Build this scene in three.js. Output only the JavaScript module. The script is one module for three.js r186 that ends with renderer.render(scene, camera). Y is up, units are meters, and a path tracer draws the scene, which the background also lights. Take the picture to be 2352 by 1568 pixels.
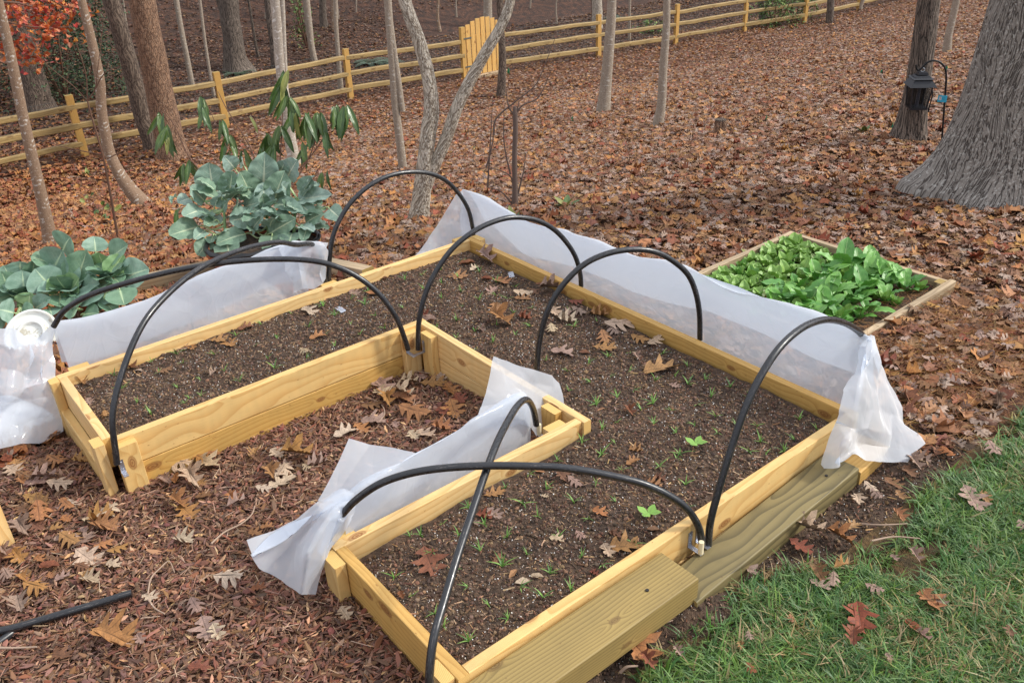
import * as THREE from 'three';
import { mergeGeometries } from 'three/addons/utils/BufferGeometryUtils.js';
import { ImprovedNoise } from 'three/addons/math/ImprovedNoise.js';

// ---------------------------------------------------------------- camera, sky, sun, exposure
const scene = new THREE.Scene();
const CAM = new THREE.Vector3(-0.4805, 2.246, 4.0302), YAW = 2.4804, PITCH = 0.5038, ROLL = -0.0448;
const FW = new THREE.Vector3(Math.sin(YAW) * Math.cos(PITCH), -Math.sin(PITCH), Math.cos(YAW) * Math.cos(PITCH));
const RT0 = new THREE.Vector3().crossVectors(FW, new THREE.Vector3(0, 1, 0)).normalize(), UP0 = new THREE.Vector3().crossVectors(RT0, FW);
const RT = RT0.clone().multiplyScalar(Math.cos(ROLL)).addScaledVector(UP0, Math.sin(ROLL)), UP = UP0.clone().multiplyScalar(Math.cos(ROLL)).addScaledVector(RT0, -Math.sin(ROLL));
const camera = new THREE.PerspectiveCamera(42.645, 1024 / 682, 0.05, 300);
camera.position.copy(CAM); camera.up.copy(UP); camera.lookAt(CAM.clone().add(FW));

const SUN = new THREE.Vector3(0.60, 0.60, 0.44).normalize();
{
  const w = 512, h = 256, d = new Float32Array(w * h * 4), v = new THREE.Vector3();
  for (let j = 0; j < h; j++) for (let i = 0; i < w; i++) {
    const lat = ((j + 0.5) / h - 0.5) * Math.PI, lon = ((i + 0.5) / w - 0.5) * 2 * Math.PI;
    v.set(Math.cos(lat) * Math.cos(lon), Math.sin(lat), Math.cos(lat) * Math.sin(lon));
    const k = Math.max(0, v.dot(SUN)), e = Math.max(0, v.y);
    // thin white cloud veil, brightest round the sun
    const veil = 0.60 + 0.24 * e + 0.55 * Math.pow(k, 5) + 1.1 * Math.pow(k, 30), o = (j * w + i) * 4, low = v.y < 0 ? 0.35 : 1;
    d[o] = veil * 0.95 * low; d[o + 1] = veil * 0.985 * low; d[o + 2] = veil * 1.09 * low; d[o + 3] = 1;
  }
  const sky = new THREE.DataTexture(d, w, h, THREE.RGBAFormat, THREE.FloatType);
  sky.mapping = THREE.EquirectangularReflectionMapping; sky.magFilter = THREE.LinearFilter; sky.needsUpdate = true;
  scene.background = sky; scene.environment = sky;
}
const sun = new THREE.DirectionalLight(new THREE.Color(1, 0.95, 0.85), 2.3);
sun.name = 'sun'; sun.position.copy(SUN).multiplyScalar(40); sun.castShadow = true; sun.shadow.radius = 15;
Object.assign(sun.shadow.camera, { left: -30, right: 30, top: 30, bottom: -30, far: 120 });
scene.add(sun, sun.target);
const renderer = new THREE.WebGLRenderer({ antialias: true });
renderer.setSize(1024, 682); renderer.shadowMap.enabled = true;
renderer.toneMapping = THREE.LinearToneMapping; renderer.toneMappingExposure = 1.4;

// ---------------------------------------------------------------- helpers
function rng(s) { return () => { s |= 0; s = s + 0x6D2B79F5 | 0; let t = Math.imul(s ^ s >>> 15, 1 | s); t = t + Math.imul(t ^ t >>> 7, 61 | t) ^ t; return ((t ^ t >>> 14) >>> 0) / 4294967296; }; }
let R = rng(11);
const rr = (a, b) => a + (b - a) * R(), pick = (a) => a[Math.floor(R() * a.length)];
const V3 = (x, y, z) => new THREE.Vector3(x, y, z), lerp = THREE.MathUtils.lerp, clamp = THREE.MathUtils.clamp, sst = THREE.MathUtils.smoothstep;
const IN = new ImprovedNoise(), nz = (x, y = 0, z = 0) => IN.noise(x + 17.3, y + 5.1, z + 9.7);
const fbm = (x, y, z, n = 4) => { let s = 0, a = 0.5; for (let i = 0; i < n; i++) { s += a * nz(x, y, z); x *= 2.03; y *= 2.03; z *= 2.03; a *= 0.5; } return s; };
const used = new Map();
function numbered(n) { const k = used.get(n) ?? 0; used.set(n, k + 1); return k ? n + '_' + String(k).padStart(3, '0') : n; }
function tag(o, label, category, group) { o.userData.label = label; o.userData.category = category; if (group) o.userData.group = group; return o; }
function thing(name, label, category, pos = [0, 0, 0], turn = 0, group) {
  const o = new THREE.Group(); o.name = numbered(name); o.position.set(...pos); o.rotation.y = turn; scene.add(o);
  return tag(o, label, category, group);
}
function mesh(name, geo, mat, parent = scene, top = false) {
  const m = new THREE.Mesh(geo, mat); m.name = parent === scene ? numbered(name) : name; m.castShadow = m.receiveShadow = true; parent.add(m); return m;
}
const kind = (o, k) => { o.userData.kind = k; return o; };
// sight lines of the photograph (2352 x 1568 reading grid), used to survey positions in metres
const F = 2008.8;
const ray = (x, y) => FW.clone().addScaledVector(RT, (x - 1176) / F).addScaledVector(UP, -(y - 784.1) / F);
const onX = (x, y, v) => { const d = ray(x, y); return CAM.clone().addScaledVector(d, (v - CAM.x) / d.x); };
const onY = (x, y, v) => { const d = ray(x, y); return CAM.clone().addScaledVector(d, (v - CAM.y) / d.y); };
const onZ = (x, y, v) => { const d = ray(x, y); return CAM.clone().addScaledVector(d, (v - CAM.z) / d.z); };
const onD = (x, y, v) => CAM.clone().addScaledVector(ray(x, y), v);
const depth = (p) => p.clone().sub(CAM).dot(FW);
const project = (p) => { const v = p.clone().sub(CAM), z = v.dot(FW); return [1176 + F * v.dot(RT) / z, 784.1 - F * v.dot(UP) / z, z]; };
const HF = V3(FW.x, 0, FW.z).normalize();
const onV = (x, y, base) => { const d = ray(x, y); return CAM.clone().addScaledVector(d, base.clone().sub(CAM).dot(HF) / d.dot(HF)); };   // upright plane through base, square to the view
const sp = (x, s) => s * Math.log(1 + Math.exp(clamp(x / s, -30, 30)));
function ground(x, z) {
  let y = 0.09 * sst(z, 0.6, 2.1) - 0.203 * sp(-z - 0.25, 0.35) + 0.36 * sp(-z - 18.5, 1.5) - 0.03 * sp(x - 3.4, 0.5);
  const away = sst(Math.hypot(x - 1.2, (z - 1.3) * 0.9), 2.0, 6);
  y += away * (0.05 * nz(x * 0.22, 0, z * 0.22) + 0.03 * nz(x * 0.7, 3, z * 0.7)) + 0.008 * nz(x * 3, 7, z * 3);
  return y;
}
function onG(x, y) {
  const d = ray(x, y); let t = 0.5, p = CAM.clone();
  for (let i = 0; i < 4000; i++) { p = CAM.clone().addScaledVector(d, t); if (p.y < ground(p.x, p.z)) break; t += 0.02; }
  for (let i = 0, s = 0.01; i < 10; i++, s /= 2) { p = CAM.clone().addScaledVector(d, t); t += p.y < ground(p.x, p.z) ? -s : s; }
  return p;
}
const inView = (p, m = 0.18) => { const [x, y, z] = project(p); return z > 0.3 && x > -2352 * m && x < 2352 * (1 + m) && y > -1568 * m && y < 1568 * (1 + m); };

// ---------------------------------------------------------------- textures
function tex(w, h, f, srgb = true) {
  const d = new Uint8Array(w * h * 4);
  for (let j = 0; j < h; j++) for (let i = 0; i < w; i++) { const c = f((i + 0.5) / w, (j + 0.5) / h), o = (j * w + i) * 4; for (let k = 0; k < 3; k++) d[o + k] = clamp(typeof c === 'number' ? c : c[k], 0, 255); d[o + 3] = 255; }
  const t = new THREE.DataTexture(d, w, h); t.wrapS = t.wrapT = THREE.RepeatWrapping; t.magFilter = THREE.LinearFilter; t.minFilter = THREE.LinearMipmapLinearFilter;
  if (srgb) t.colorSpace = THREE.SRGBColorSpace; t.needsUpdate = true; return t;
}
// noise that repeats over the unit square
const tn = (u, v, fu, fv, s = 0) => { const a = u * 2 * Math.PI, b = v * 2 * Math.PI; return nz(Math.cos(a) * fu / 6.283 + s * 3.1, Math.sin(a) * fu / 6.283 + Math.cos(b) * fv / 6.283, Math.sin(b) * fv / 6.283 + s); };
const mix3 = (a, b, t) => [lerp(a[0], b[0], t), lerp(a[1], b[1], t), lerp(a[2], b[2], t)];
function woodField(seed, rings, knots) {      // 1.6 m along u, 0.2 m along v
  const r = rng(seed), K = []; for (let i = 0; i < knots; i++) K.push([r(), 0.2 + 0.6 * r(), 0.010 + 0.012 * r()]);
  return (u, v) => {
    let w = v * rings + 1.7 * tn(u, v, 3, 1.2, seed) + 0.5 * tn(u, v, 9, 2, seed + 2), kn = 0;
    for (const [ku, kv, kr] of K) {
      let du = Math.abs(u - ku); du = Math.min(du, 1 - du) * 1.6; const dv = (v - kv) * 0.2, q = Math.hypot(du * 0.5, dv) / kr;
      w += 1.6 * Math.exp(-q * q * 0.35) * Math.sign(dv || 1); kn = Math.max(kn, sst(1.25 - q * 0.9, 0, 0.6) * (0.75 + 0.25 * Math.sin(q * 14)));
    }
    const f = w - Math.floor(w), late = Math.pow(f, 2.6) * (1 - sst(f, 0.93, 1));
    const fib = tn(u, v, 60, 2, seed + 5) * 0.5 + nz(u * 26, v * 190, seed) * 0.6;
    return [late, kn, fib, tn(u, v, 4, 2, seed + 8)];
  };
}
function woodMat(seed, rings, light, dark, knot, opt = {}) {
  const fld = woodField(seed, rings, opt.knots ?? 2);
  const map = tex(1024, 256, (u, v) => { const [l, k, f, b] = fld(u, v); let c = mix3(light, dark, clamp(l * (opt.contrast ?? 0.75) + f * 0.10 + b * 0.22, 0, 1)); c = mix3(c, knot, k * 0.8); c = mix3(c, knot, sst(nz(u * 130, v * 26, seed + 9), opt.speck ?? 0.62, 0.8) * 0.5); const s = 1 + f * 0.07 + b * (opt.blotch ?? 0.08); return [c[0] * s, c[1] * s, c[2] * s]; });
  const bump = tex(512, 128, (u, v) => { const [l, k, f] = fld(u, v); return 150 + l * 60 - k * 60 + f * 55; }, false);
  return new THREE.MeshStandardMaterial({ map, bumpMap: bump, bumpScale: 0.0012, roughness: opt.rough ?? 0.62, name: 'wood' });
}
const endTex = (light, dark) => tex(256, 256, (u, v) => { const r = Math.hypot(u - 0.45, v + 0.15) * 26 + nz(u * 4, v * 4) * 0.6, f = r - Math.floor(r); const c = mix3(light, dark, Math.pow(f, 3) * 0.8 + nz(u * 60, v * 60) * 0.12 + 0.08); return c; });
const PINE = woodMat(3, 7, [222, 188, 130], [196, 150, 88], [128, 78, 40], { knots: 3 });
const PINE2 = woodMat(8, 4, [218, 182, 118], [192, 144, 80], [120, 74, 36], { knots: 2 });
const PINE3 = woodMat(15, 10, [198, 158, 88], [168, 122, 58], [116, 70, 34], { knots: 4 });
const TREATED = woodMat(21, 5, [130, 116, 76], [74, 66, 42], [92, 70, 40], { knots: 3, contrast: 0.9, blotch: 0.16 });
const TREATED2 = woodMat(27, 16, [150, 128, 76], [104, 86, 48], [92, 70, 40], { knots: 2, contrast: 0.8, blotch: 0.18 });
const GREYWOOD = woodMat(31, 6, [182, 160, 128], [128, 106, 80], [80, 62, 46], { knots: 2, blotch: 0.2 });
const RAIL = woodMat(35, 5, [168, 142, 92], [122, 98, 58], [100, 72, 40], { knots: 3, blotch: 0.22 });
const END = new THREE.MeshStandardMaterial({ map: endTex([222, 186, 116], [192, 146, 78]), roughness: 0.75 });
const ENDT = new THREE.MeshStandardMaterial({ map: endTex([170, 144, 84], [122, 98, 52]), roughness: 0.75 });
// a sawn board: length along x, height y, thickness z, arrises eased, grain along the length, end grain on both ends
function board(L, H, T, seed = 1, ease = 0.004, wob = 0) {
  const hh = H / 2, ht = T / 2, e = ease, r = rng(seed * 7919), pr = [];
  for (const [sy, sz, a0] of [[1, 1, 0], [1, -1, 1], [-1, -1, 2], [-1, 1, 3]]) for (let k = 0; k < 3; k++) { const a = (a0 + k / 2) * Math.PI / 2; pr.push([sy * (hh - e) + e * Math.cos(a), sz * (ht - e) + e * Math.sin(a)]); }
  // order round the section: (y,z) with angle from +y towards +z
  pr.length = 0;
  for (const [cy, cz, a0] of [[hh - e, ht - e, 0], [-hh + e, ht - e, 90], [-hh + e, -ht + e, 180], [hh - e, -ht + e, 270]]) for (let k = 0; k < 3; k++) { const a = (a0 + k * 45) * Math.PI / 180; pr.push([cy + e * Math.cos(a), cz + e * Math.sin(a)]); }
  const n = pr.length, segs = Math.max(1, Math.round(L / 0.25)), pos = [], nor = [], uv = [], idx = [], u0 = r(), v0 = r();
  let per = [0]; for (let i = 0; i < n; i++) { const a = pr[i], b = pr[(i + 1) % n]; per.push(per[i] + Math.hypot(a[0] - b[0], a[1] - b[1])); }
  const nrm = (i) => { const k = i % n, a = [Math.cos((Math.floor(k / 3) * 90 + (k % 3) * 45) * Math.PI / 180), Math.sin((Math.floor(k / 3) * 90 + (k % 3) * 45) * Math.PI / 180)]; return a; };
  for (let s = 0; s <= segs; s++) for (let i = 0; i <= n; i++) {
    const x = -L / 2 + L * s / segs, k = i % n, a = nrm(i), dy = wob ? wob * nz(x * 1.3, seed, 1) : 0, dz = wob ? wob * nz(x * 1.3, seed, 5) : 0;
    pos.push(x, pr[k][0] + dy, pr[k][1] + dz); nor.push(0, a[0], a[1]); uv.push(u0 + (x + L) / 1.6, v0 + per[i] / 0.2);
  }
  for (let s = 0; s < segs; s++) for (let i = 0; i < n; i++) { const a = s * (n + 1) + i, b = a + 1, c = a + n + 1, d = c + 1; idx.push(a, b, c, b, d, c); }
  const side = idx.length;
  for (const s of [-1, 1]) { const c0 = pos.length / 3; for (let i = 0; i < n; i++) { pos.push(s * L / 2, pr[i][0] + (wob ? wob * nz(s * L / 2 * 1.3, seed, 1) : 0), pr[i][1] + (wob ? wob * nz(s * L / 2 * 1.3, seed, 5) : 0)); nor.push(s, 0, 0); uv.push(0.1 + r() * 0 + (pr[i][0] + hh) / 0.16, (pr[i][1] + ht) / 0.16 + v0); } for (let i = 1; i < n - 1; i++) s < 0 ? idx.push(c0, c0 + i + 1, c0 + i) : idx.push(c0, c0 + i, c0 + i + 1); }
  const g = new THREE.BufferGeometry();
  g.setAttribute('position', new THREE.Float32BufferAttribute(pos, 3)); g.setAttribute('normal', new THREE.Float32BufferAttribute(nor, 3)); g.setAttribute('uv', new THREE.Float32BufferAttribute(uv, 2)); g.setIndex(idx);
  g.addGroup(0, side, 0); g.addGroup(side, idx.length - side, 1);
  return g;
}
// a tube of varying radius along points
function tube(pts, rad, seg = 8, opt = {}) {
  const n = pts.length, pos = [], nor = [], uv = [], idx = []; let t = V3(), N = null, len = 0; const R0 = opt.uvr ?? Math.max(...[].concat(rad));
  for (let i = 0; i < n; i++) {
    t = pts[Math.min(i + 1, n - 1)].clone().sub(pts[Math.max(i - 1, 0)]).normalize();
    if (!N) { N = Math.abs(t.y) < 0.9 ? V3(0, 1, 0) : V3(1, 0, 0); } N = N.clone().addScaledVector(t, -N.dot(t)).normalize();
    const B = V3().crossVectors(t, N); if (i) len += pts[i].distanceTo(pts[i - 1]);
    for (let k = 0; k <= seg; k++) {
      const a = k / seg * 2 * Math.PI, dir = N.clone().multiplyScalar(Math.cos(a)).addScaledVector(B, Math.sin(a)); let r = Array.isArray(rad) ? rad[i] : rad;
      if (opt.bark) r *= 1 + opt.bark(k === seg ? 0 : a, len, i / (n - 1));
      const p = pts[i].clone().addScaledVector(dir, r); pos.push(p.x, p.y, p.z); nor.push(dir.x, dir.y, dir.z); uv.push(k / seg * Math.max(1, Math.round(2 * Math.PI * R0 / (opt.uvw ?? 0.5))), len / (opt.uvh ?? 0.5));
    }
  }
  for (let i = 0; i < n - 1; i++) for (let k = 0; k < seg; k++) { const a = i * (seg + 1) + k, b = a + 1, c = a + seg + 1, d = c + 1; idx.push(a, b, c, b, d, c); }
  if (opt.caps !== false) for (const e of [0, n - 1]) { const c = pos.length / 3, dv = pts[e].clone().sub(pts[e ? e - 1 : 1]).normalize(); pos.push(pts[e].x, pts[e].y, pts[e].z); nor.push(dv.x, dv.y, dv.z); uv.push(0, 0); for (let k = 0; k <= seg; k++) { const o = (e * (seg + 1) + k) * 3; pos.push(pos[o], pos[o + 1], pos[o + 2]); nor.push(dv.x, dv.y, dv.z); uv.push(0.2, 0.2); } for (let k = 0; k < seg; k++) e ? idx.push(c, c + k + 1, c + k + 2) : idx.push(c, c + k + 2, c + k + 1); }
  const g = new THREE.BufferGeometry();
  g.setAttribute('position', new THREE.Float32BufferAttribute(pos, 3)); g.setAttribute('normal', new THREE.Float32BufferAttribute(nor, 3)); g.setAttribute('uv', new THREE.Float32BufferAttribute(uv, 2)); g.setIndex(idx);
  if (opt.bark) g.computeVertexNormals();
  return g;
}
const curve = (pts, n) => new THREE.CatmullRomCurve3(pts, false, 'centripetal').getPoints(n);
const M4 = new THREE.Matrix4(), Q = new THREE.Quaternion(), S1 = V3();
function instances(name, geo, mat, list, parent = scene) {       // list of {p, q, s, c}
  const m = new THREE.InstancedMesh(geo, mat, list.length); m.name = parent === scene ? numbered(name) : name;
  list.forEach((t, i) => { S1.copy(typeof t.s === 'number' ? V3(t.s, t.s, t.s) : t.s); m.setMatrixAt(i, M4.compose(t.p, t.q, S1)); if (t.c) m.setColorAt(i, t.c); });
  m.castShadow = m.receiveShadow = true; parent.add(m); return kind(m, 'stuff');
}
const quat = (x, y, z) => new THREE.Quaternion().setFromEuler(new THREE.Euler(x, y, z, 'YXZ'));
const rgb = (r, g, b) => new THREE.Color().setRGB(r / 255, g / 255, b / 255, THREE.SRGBColorSpace);
const vary = (c, l = 0.15, h = 0.02) => { const k = {}; c.getHSL(k); return new THREE.Color().setHSL(k.h + rr(-h, h), clamp(k.s * rr(1 - l, 1 + l), 0, 1), clamp(k.l * rr(1 - l, 1 + l), 0, 1)); };
// ---------------------------------------------------------------- the setting: ground, mulch, lawn, bed soil
const dirtTex = (a, b, s) => tex(512, 512, (u, v) => { const n = tn(u, v, 14, 14, s) * 0.6 + tn(u, v, 60, 60, s + 1) * 0.5 + nz(u * 240, v * 240, s) * 0.35; return mix3(a, b, clamp(0.5 + n, 0, 1)); });
const dirtBump = tex(512, 512, (u, v) => 128 + 90 * tn(u, v, 40, 40, 3) + 70 * nz(u * 180, v * 180, 2), false);
function sheetGround(name, x0, x1, z0, z1, step, fy, mat, keep, uvs = 1) {
  const nx = Math.round((x1 - x0) / step), nzz = Math.round((z1 - z0) / step), pos = [], uv = [], idx = [];
  for (let j = 0; j <= nzz; j++) for (let i = 0; i <= nx; i++) { const x = x0 + (x1 - x0) * i / nx, z = z0 + (z1 - z0) * j / nzz; pos.push(x, fy(x, z), z); uv.push(x / uvs, z / uvs); }
  for (let j = 0; j < nzz; j++) for (let i = 0; i < nx; i++) {
    if (keep && !keep(x0 + (x1 - x0) * (i + 0.5) / nx, z0 + (z1 - z0) * (j + 0.5) / nzz)) continue;
    const a = j * (nx + 1) + i, b = a + 1, c = a + nx + 1, d = c + 1; idx.push(a, c, b, b, c, d);
  }
  const g = new THREE.BufferGeometry(); g.setAttribute('position', new THREE.Float32BufferAttribute(pos, 3)); g.setAttribute('uv', new THREE.Float32BufferAttribute(uv, 2)); g.setIndex(idx); g.computeVertexNormals();
  return kind(mesh(name, g, mat), 'structure');
}
const earthMat = new THREE.MeshStandardMaterial({ map: dirtTex([132, 88, 60], [70, 45, 32], 1), bumpMap: dirtBump, bumpScale: 0.02, roughness: 1 });
const mulchMat = new THREE.MeshStandardMaterial({ map: dirtTex([112, 74, 54], [60, 40, 30], 2), bumpMap: dirtBump, bumpScale: 0.015, roughness: 1 });
const soilMat = new THREE.MeshStandardMaterial({ map: dirtTex([96, 76, 60], [52, 40, 31], 3), bumpMap: dirtBump, bumpScale: 0.008, roughness: 1 });
const lawnMat = new THREE.MeshStandardMaterial({ map: dirtTex([104, 80, 48], [54, 44, 26], 4), bumpMap: dirtBump, bumpScale: 0.012, roughness: 1 });
const clayMat = new THREE.MeshStandardMaterial({ map: dirtTex([176, 126, 76], [132, 88, 50], 5), bumpMap: dirtBump, bumpScale: 0.012, roughness: 1 });
tag(sheetGround('ground', -40, 75, -75, 14, 0.4, (x, z) => (x > -1 && x < 5 && z > -1 && z < 5 ? ground(x, z) - 0.012 : ground(x, z)), earthMat, null, 1.5), 'brown leaf littered ground sloping down to the fence and up into the woods', 'ground');
// the far rise behind everything, its colour darkened to paint in woodland shade
tag(sheetGround('woodland_floor', -40, 70, -74, -14.3, 0.5, (x, z) => ground(x, z) + 0.012, new THREE.MeshStandardMaterial({ map: dirtTex([92, 60, 42], [40, 27, 20], 6), bumpMap: dirtBump, bumpScale: 0.03, roughness: 1 }), null, 2.2), 'leaf mould floor of the woods beyond the fence, tree shade painted into its colour', 'woodland floor');
const BED = { L: 2.339, W: 2.555, a1: 0.729, a2: 0.6585, xF: 1.5548, xA: 0.396, T: 0.038, top: 0.26 };
const inBed = (x, z, m = 0) => x > m && x < BED.L - m && z > m && z < BED.W - m && !(x < BED.xF + m && z > BED.a1 - m && z < BED.W - BED.a2 + m) && !(z > 1 && x < BED.xA + m);
const edge = (x, z) => 0.09 * nz(x * 2.5, 1, z * 2.5);
const inMulch = (x, z) => (x < BED.xF && z > 0.70 && z < 1.92) || (x < BED.xA + 0.02 && z > 0.12 + edge(x, z)) || (x < 0 && z > 0.25 + edge(x, z));
const mulchY = (x, z) => ground(x, z) + 0.008;
tag(sheetGround('mulch', -3.4, 1.6, 0.05, 5.5, 0.05, (x, z) => mulchY(x, z), mulchMat, inMulch, 0.8), 'red brown shredded bark mulch in the bay of the raised bed', 'mulch');
const lawnEdge = (x) => 2.795 + 0.125 * sst(x, 1.4, 1.95) + 0.035 * nz(x * 2.2, 4) + 0.03 * nz(x * 9, 2);
const inLawn = (x, z) => x > 0.84 + 0.05 * nz(z * 6, 1) - 0.25 * sst(z, 2.9, 3.4) && z > lawnEdge(x) && z > 2.3;
const lawnY = (x, z) => ground(x, z) + 0.012;
tag(sheetGround('lawn', 0.5, 6.5, 2.2, 6, 0.06, (x, z) => lawnY(x, z), lawnMat, inLawn, 0.7), 'thin green lawn with dry patches beside the step timbers', 'lawn');
const soilY = (x, z) => BED.top - 0.062 + 0.014 * nz(x * 4, 2, z * 4) + 0.007 * nz(x * 13, 4, z * 13) + 0.004 * nz(x * 40, 1, z * 40) - 0.012 * sst(0.09 - Math.min(Math.abs(z - BED.W), 1), 0, 0.09) ;
tag(sheetGround('bed_soil', 0, BED.L, 0, BED.W, 0.02, soilY, soilMat, (x, z) => inBed(x, z, 0.012), 0.6), 'dark potting soil filling the raised bed', 'soil');
// dark soil strip between the step timbers and the lawn
const stripY = (x, z) => ground(x, z) + 0.004 + 0.05 * Math.exp(-((x - 1.22) ** 2 + (z - 2.74) ** 2) / 0.012) + 0.02 * nz(x * 8, 3, z * 8) * 0.6;
tag(sheetGround('soil_strip', 0.25, 2.75, 2.5, 3.5, 0.04, stripY, soilMat, (x, z) => z < lawnEdge(x) + 0.12 && x > 0.38, 0.6), 'dark bare soil between the step timbers and the lawn', 'soil');
// ---------------------------------------------------------------- the U-shaped raised bed
const { L: BL, W: BW, a1: A1, a2: A2, xF: XF, xA: XA, T: BT, top: TOP } = BED;
{
  const bed = thing('raised_bed', 'large U-shaped raised garden bed of fresh yellow pine boards with dark soil', 'raised bed');
  let sd = 40; const mats = [PINE, PINE2, PINE3];
  const H = 0.139;
  const put = (name, L, Hh, T, x, y, z, turn, m, em = END, wob = 0.0015) => { const o = mesh(name, board(L, Hh, T, sd++, 0.004, wob), [m, em], bed); o.position.set(x, y, z); o.rotation.y = turn; return o; };
  // two courses of boards on every side: [x0, z0, x1, z1] centre lines
  const sides = [
    [0.0, BT / 2, BL, BT / 2, PINE], [BL + BT / 2, -0.004, BL + BT / 2, BW + BT, PINE3], [XA + BT, BW + BT / 2, BL, BW + BT / 2, PINE2],
    [BT / 2, BT, BT / 2, A1 - BT - 0.002, PINE], [BT * 0.9, A1 - BT / 2, XF, A1 - BT / 2, PINE2], [XF - BT / 2, A1, XF - BT / 2, BW - A2 + 0.012, PINE],
    [XA, BW - A2 - BT / 2, XF - BT - 0.002, BW - A2 - BT / 2, PINE], [XA + BT / 2, BW - A2 + 0.001, XA + BT / 2, BW + BT, PINE3],
  ];
  sides.forEach(([x0, z0, x1, z1, m], i) => {
    const L = Math.hypot(x1 - x0, z1 - z0), t = -Math.atan2(z1 - z0, x1 - x0);
    put('board', L, H, BT, (x0 + x1) / 2, TOP - H / 2, (z0 + z1) / 2, t, m);
    if (i === 3) put('board', L - 0.02, H, BT, (x0 + x1) / 2 - 0.036, TOP - H * 1.5 - 0.004, (z0 + z1) / 2 + 0.02, t, PINE2);   // the lower end board sits out from the upper
    else put('board', L, 0.15, BT, (x0 + x1) / 2 + 0.001, TOP - H - 0.004 - 0.075, (z0 + z1) / 2, t, mats[(i + 1) % 3]);
  });
  // upright posts of sawn 2 x 4: x, z, width along x, width along z, top, bottom
  const posts = [
    [-0.021, 0.040, 0.040, 0.076, TOP + 0.001, -0.12, PINE2], [0.105, -0.021, 0.090, 0.040, TOP - 0.004, -0.12, PINE],
    [-0.022, 0.690, 0.042, 0.078, TOP + 0.0, -0.10, PINE], [0.068, A1 + 0.021, 0.088, 0.040, TOP - 0.016, -0.10, PINE2],
    [1.440, A1 + 0.021, 0.088, 0.040, TOP - 0.014, -0.10, PINE], [XF - BT - 0.021, 0.835, 0.040, 0.088, TOP - 0.012, -0.10, PINE2],
    [XF - BT - 0.021, 1.735, 0.040, 0.088, TOP - 0.006, -0.1, PINE3], [1.42, BW - A2 - BT - 0.021, 0.09, 0.04, TOP - 0.004, -0.1, PINE],
    [XA + 0.055, BW - A2 - BT - 0.021, 0.09, 0.040, TOP - 0.006, -0.1, PINE3], [XA - 0.022, BW - A2 + 0.03, 0.042, 0.088, TOP - 0.006, -0.1, PINE2],
    [XA - 0.021, BW - 0.02, 0.040, 0.088, TOP - 0.001, -0.1, PINE], [BL - 0.03, -0.021, 0.09, 0.04, TOP + 0.002, -0.1, PINE2],
    [BL + BT + 0.021, 0.045, 0.04, 0.09, TOP + 0.001, -0.1, PINE], [1.42, -0.021, 0.09, 0.04, TOP - 0.006, -0.2, PINE3],
    [BL + BT + 0.021, 0.935, 0.04, 0.09, TOP - 0.03, -0.1, PINE], [BL + BT + 0.021, 1.745, 0.04, 0.09, TOP - 0.03, -0.1, PINE2],
  ];
  for (const [x, z, wx, wz, t, b, m] of posts) { const o = put('post', t - b, wx, wz, x, (t + b) / 2, z, 0, m, END, 0.001); o.rotation.set(0, 0, Math.PI / 2); }
  // galvanised corner brackets with screws; a pale dowel stands on each
  const steel = new THREE.MeshStandardMaterial({ color: rgb(186, 190, 200), metalness: 0.9, roughness: 0.35, bumpMap: dirtBump, bumpScale: 0.0004 });
  const dowelMat = new THREE.MeshStandardMaterial({ color: rgb(226, 212, 176), roughness: 0.6 });
  const bracket = (x, y, z, turn, arm = 0.06, peg = 0) => {
    const g = [new THREE.BoxGeometry(0.019, 0.062, 0.0024).translate(0, 0.031, 0.0012), new THREE.BoxGeometry(0.019, 0.0024, arm).translate(0, 0, arm / 2 + 0.0025)];
    const b = mesh('bracket', mergeGeometries(g), steel, bed); b.position.set(x, y, z); b.rotation.y = turn;
    for (const [sy, sz] of [[0.018, 0.0034], [0.05, 0.0034]]) { const s = mesh('screw', new THREE.SphereGeometry(0.0042, 8, 6).scale(1, 1, 0.5), steel, b); s.position.set(0, sy, sz); }
    if (peg) { const d = mesh('dowel', new THREE.CylinderGeometry(0.0095, 0.0095, 0.05, 12), dowelMat, b); d.position.set(0, 0.0265, arm - 0.006); } return b;
  };
  bracket(1.407, 0.155, A1 + 0.042, 0); bracket(XF - BT - 0.042, 0.150, 0.812, -Math.PI / 2, 0.05); bracket(0.03, 0.13, A1 + 0.042, 0, 0.035);
  bracket(1.365, 0.168, BW + BT + 0.001, 0, 0.055, 1); bracket(1.405, 0.168, BW + BT + 0.001, 0, 0.05); bracket(1.395, 0.19, BW - A2 - BT - 0.042, Math.PI, 0.05, 1);
}
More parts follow.
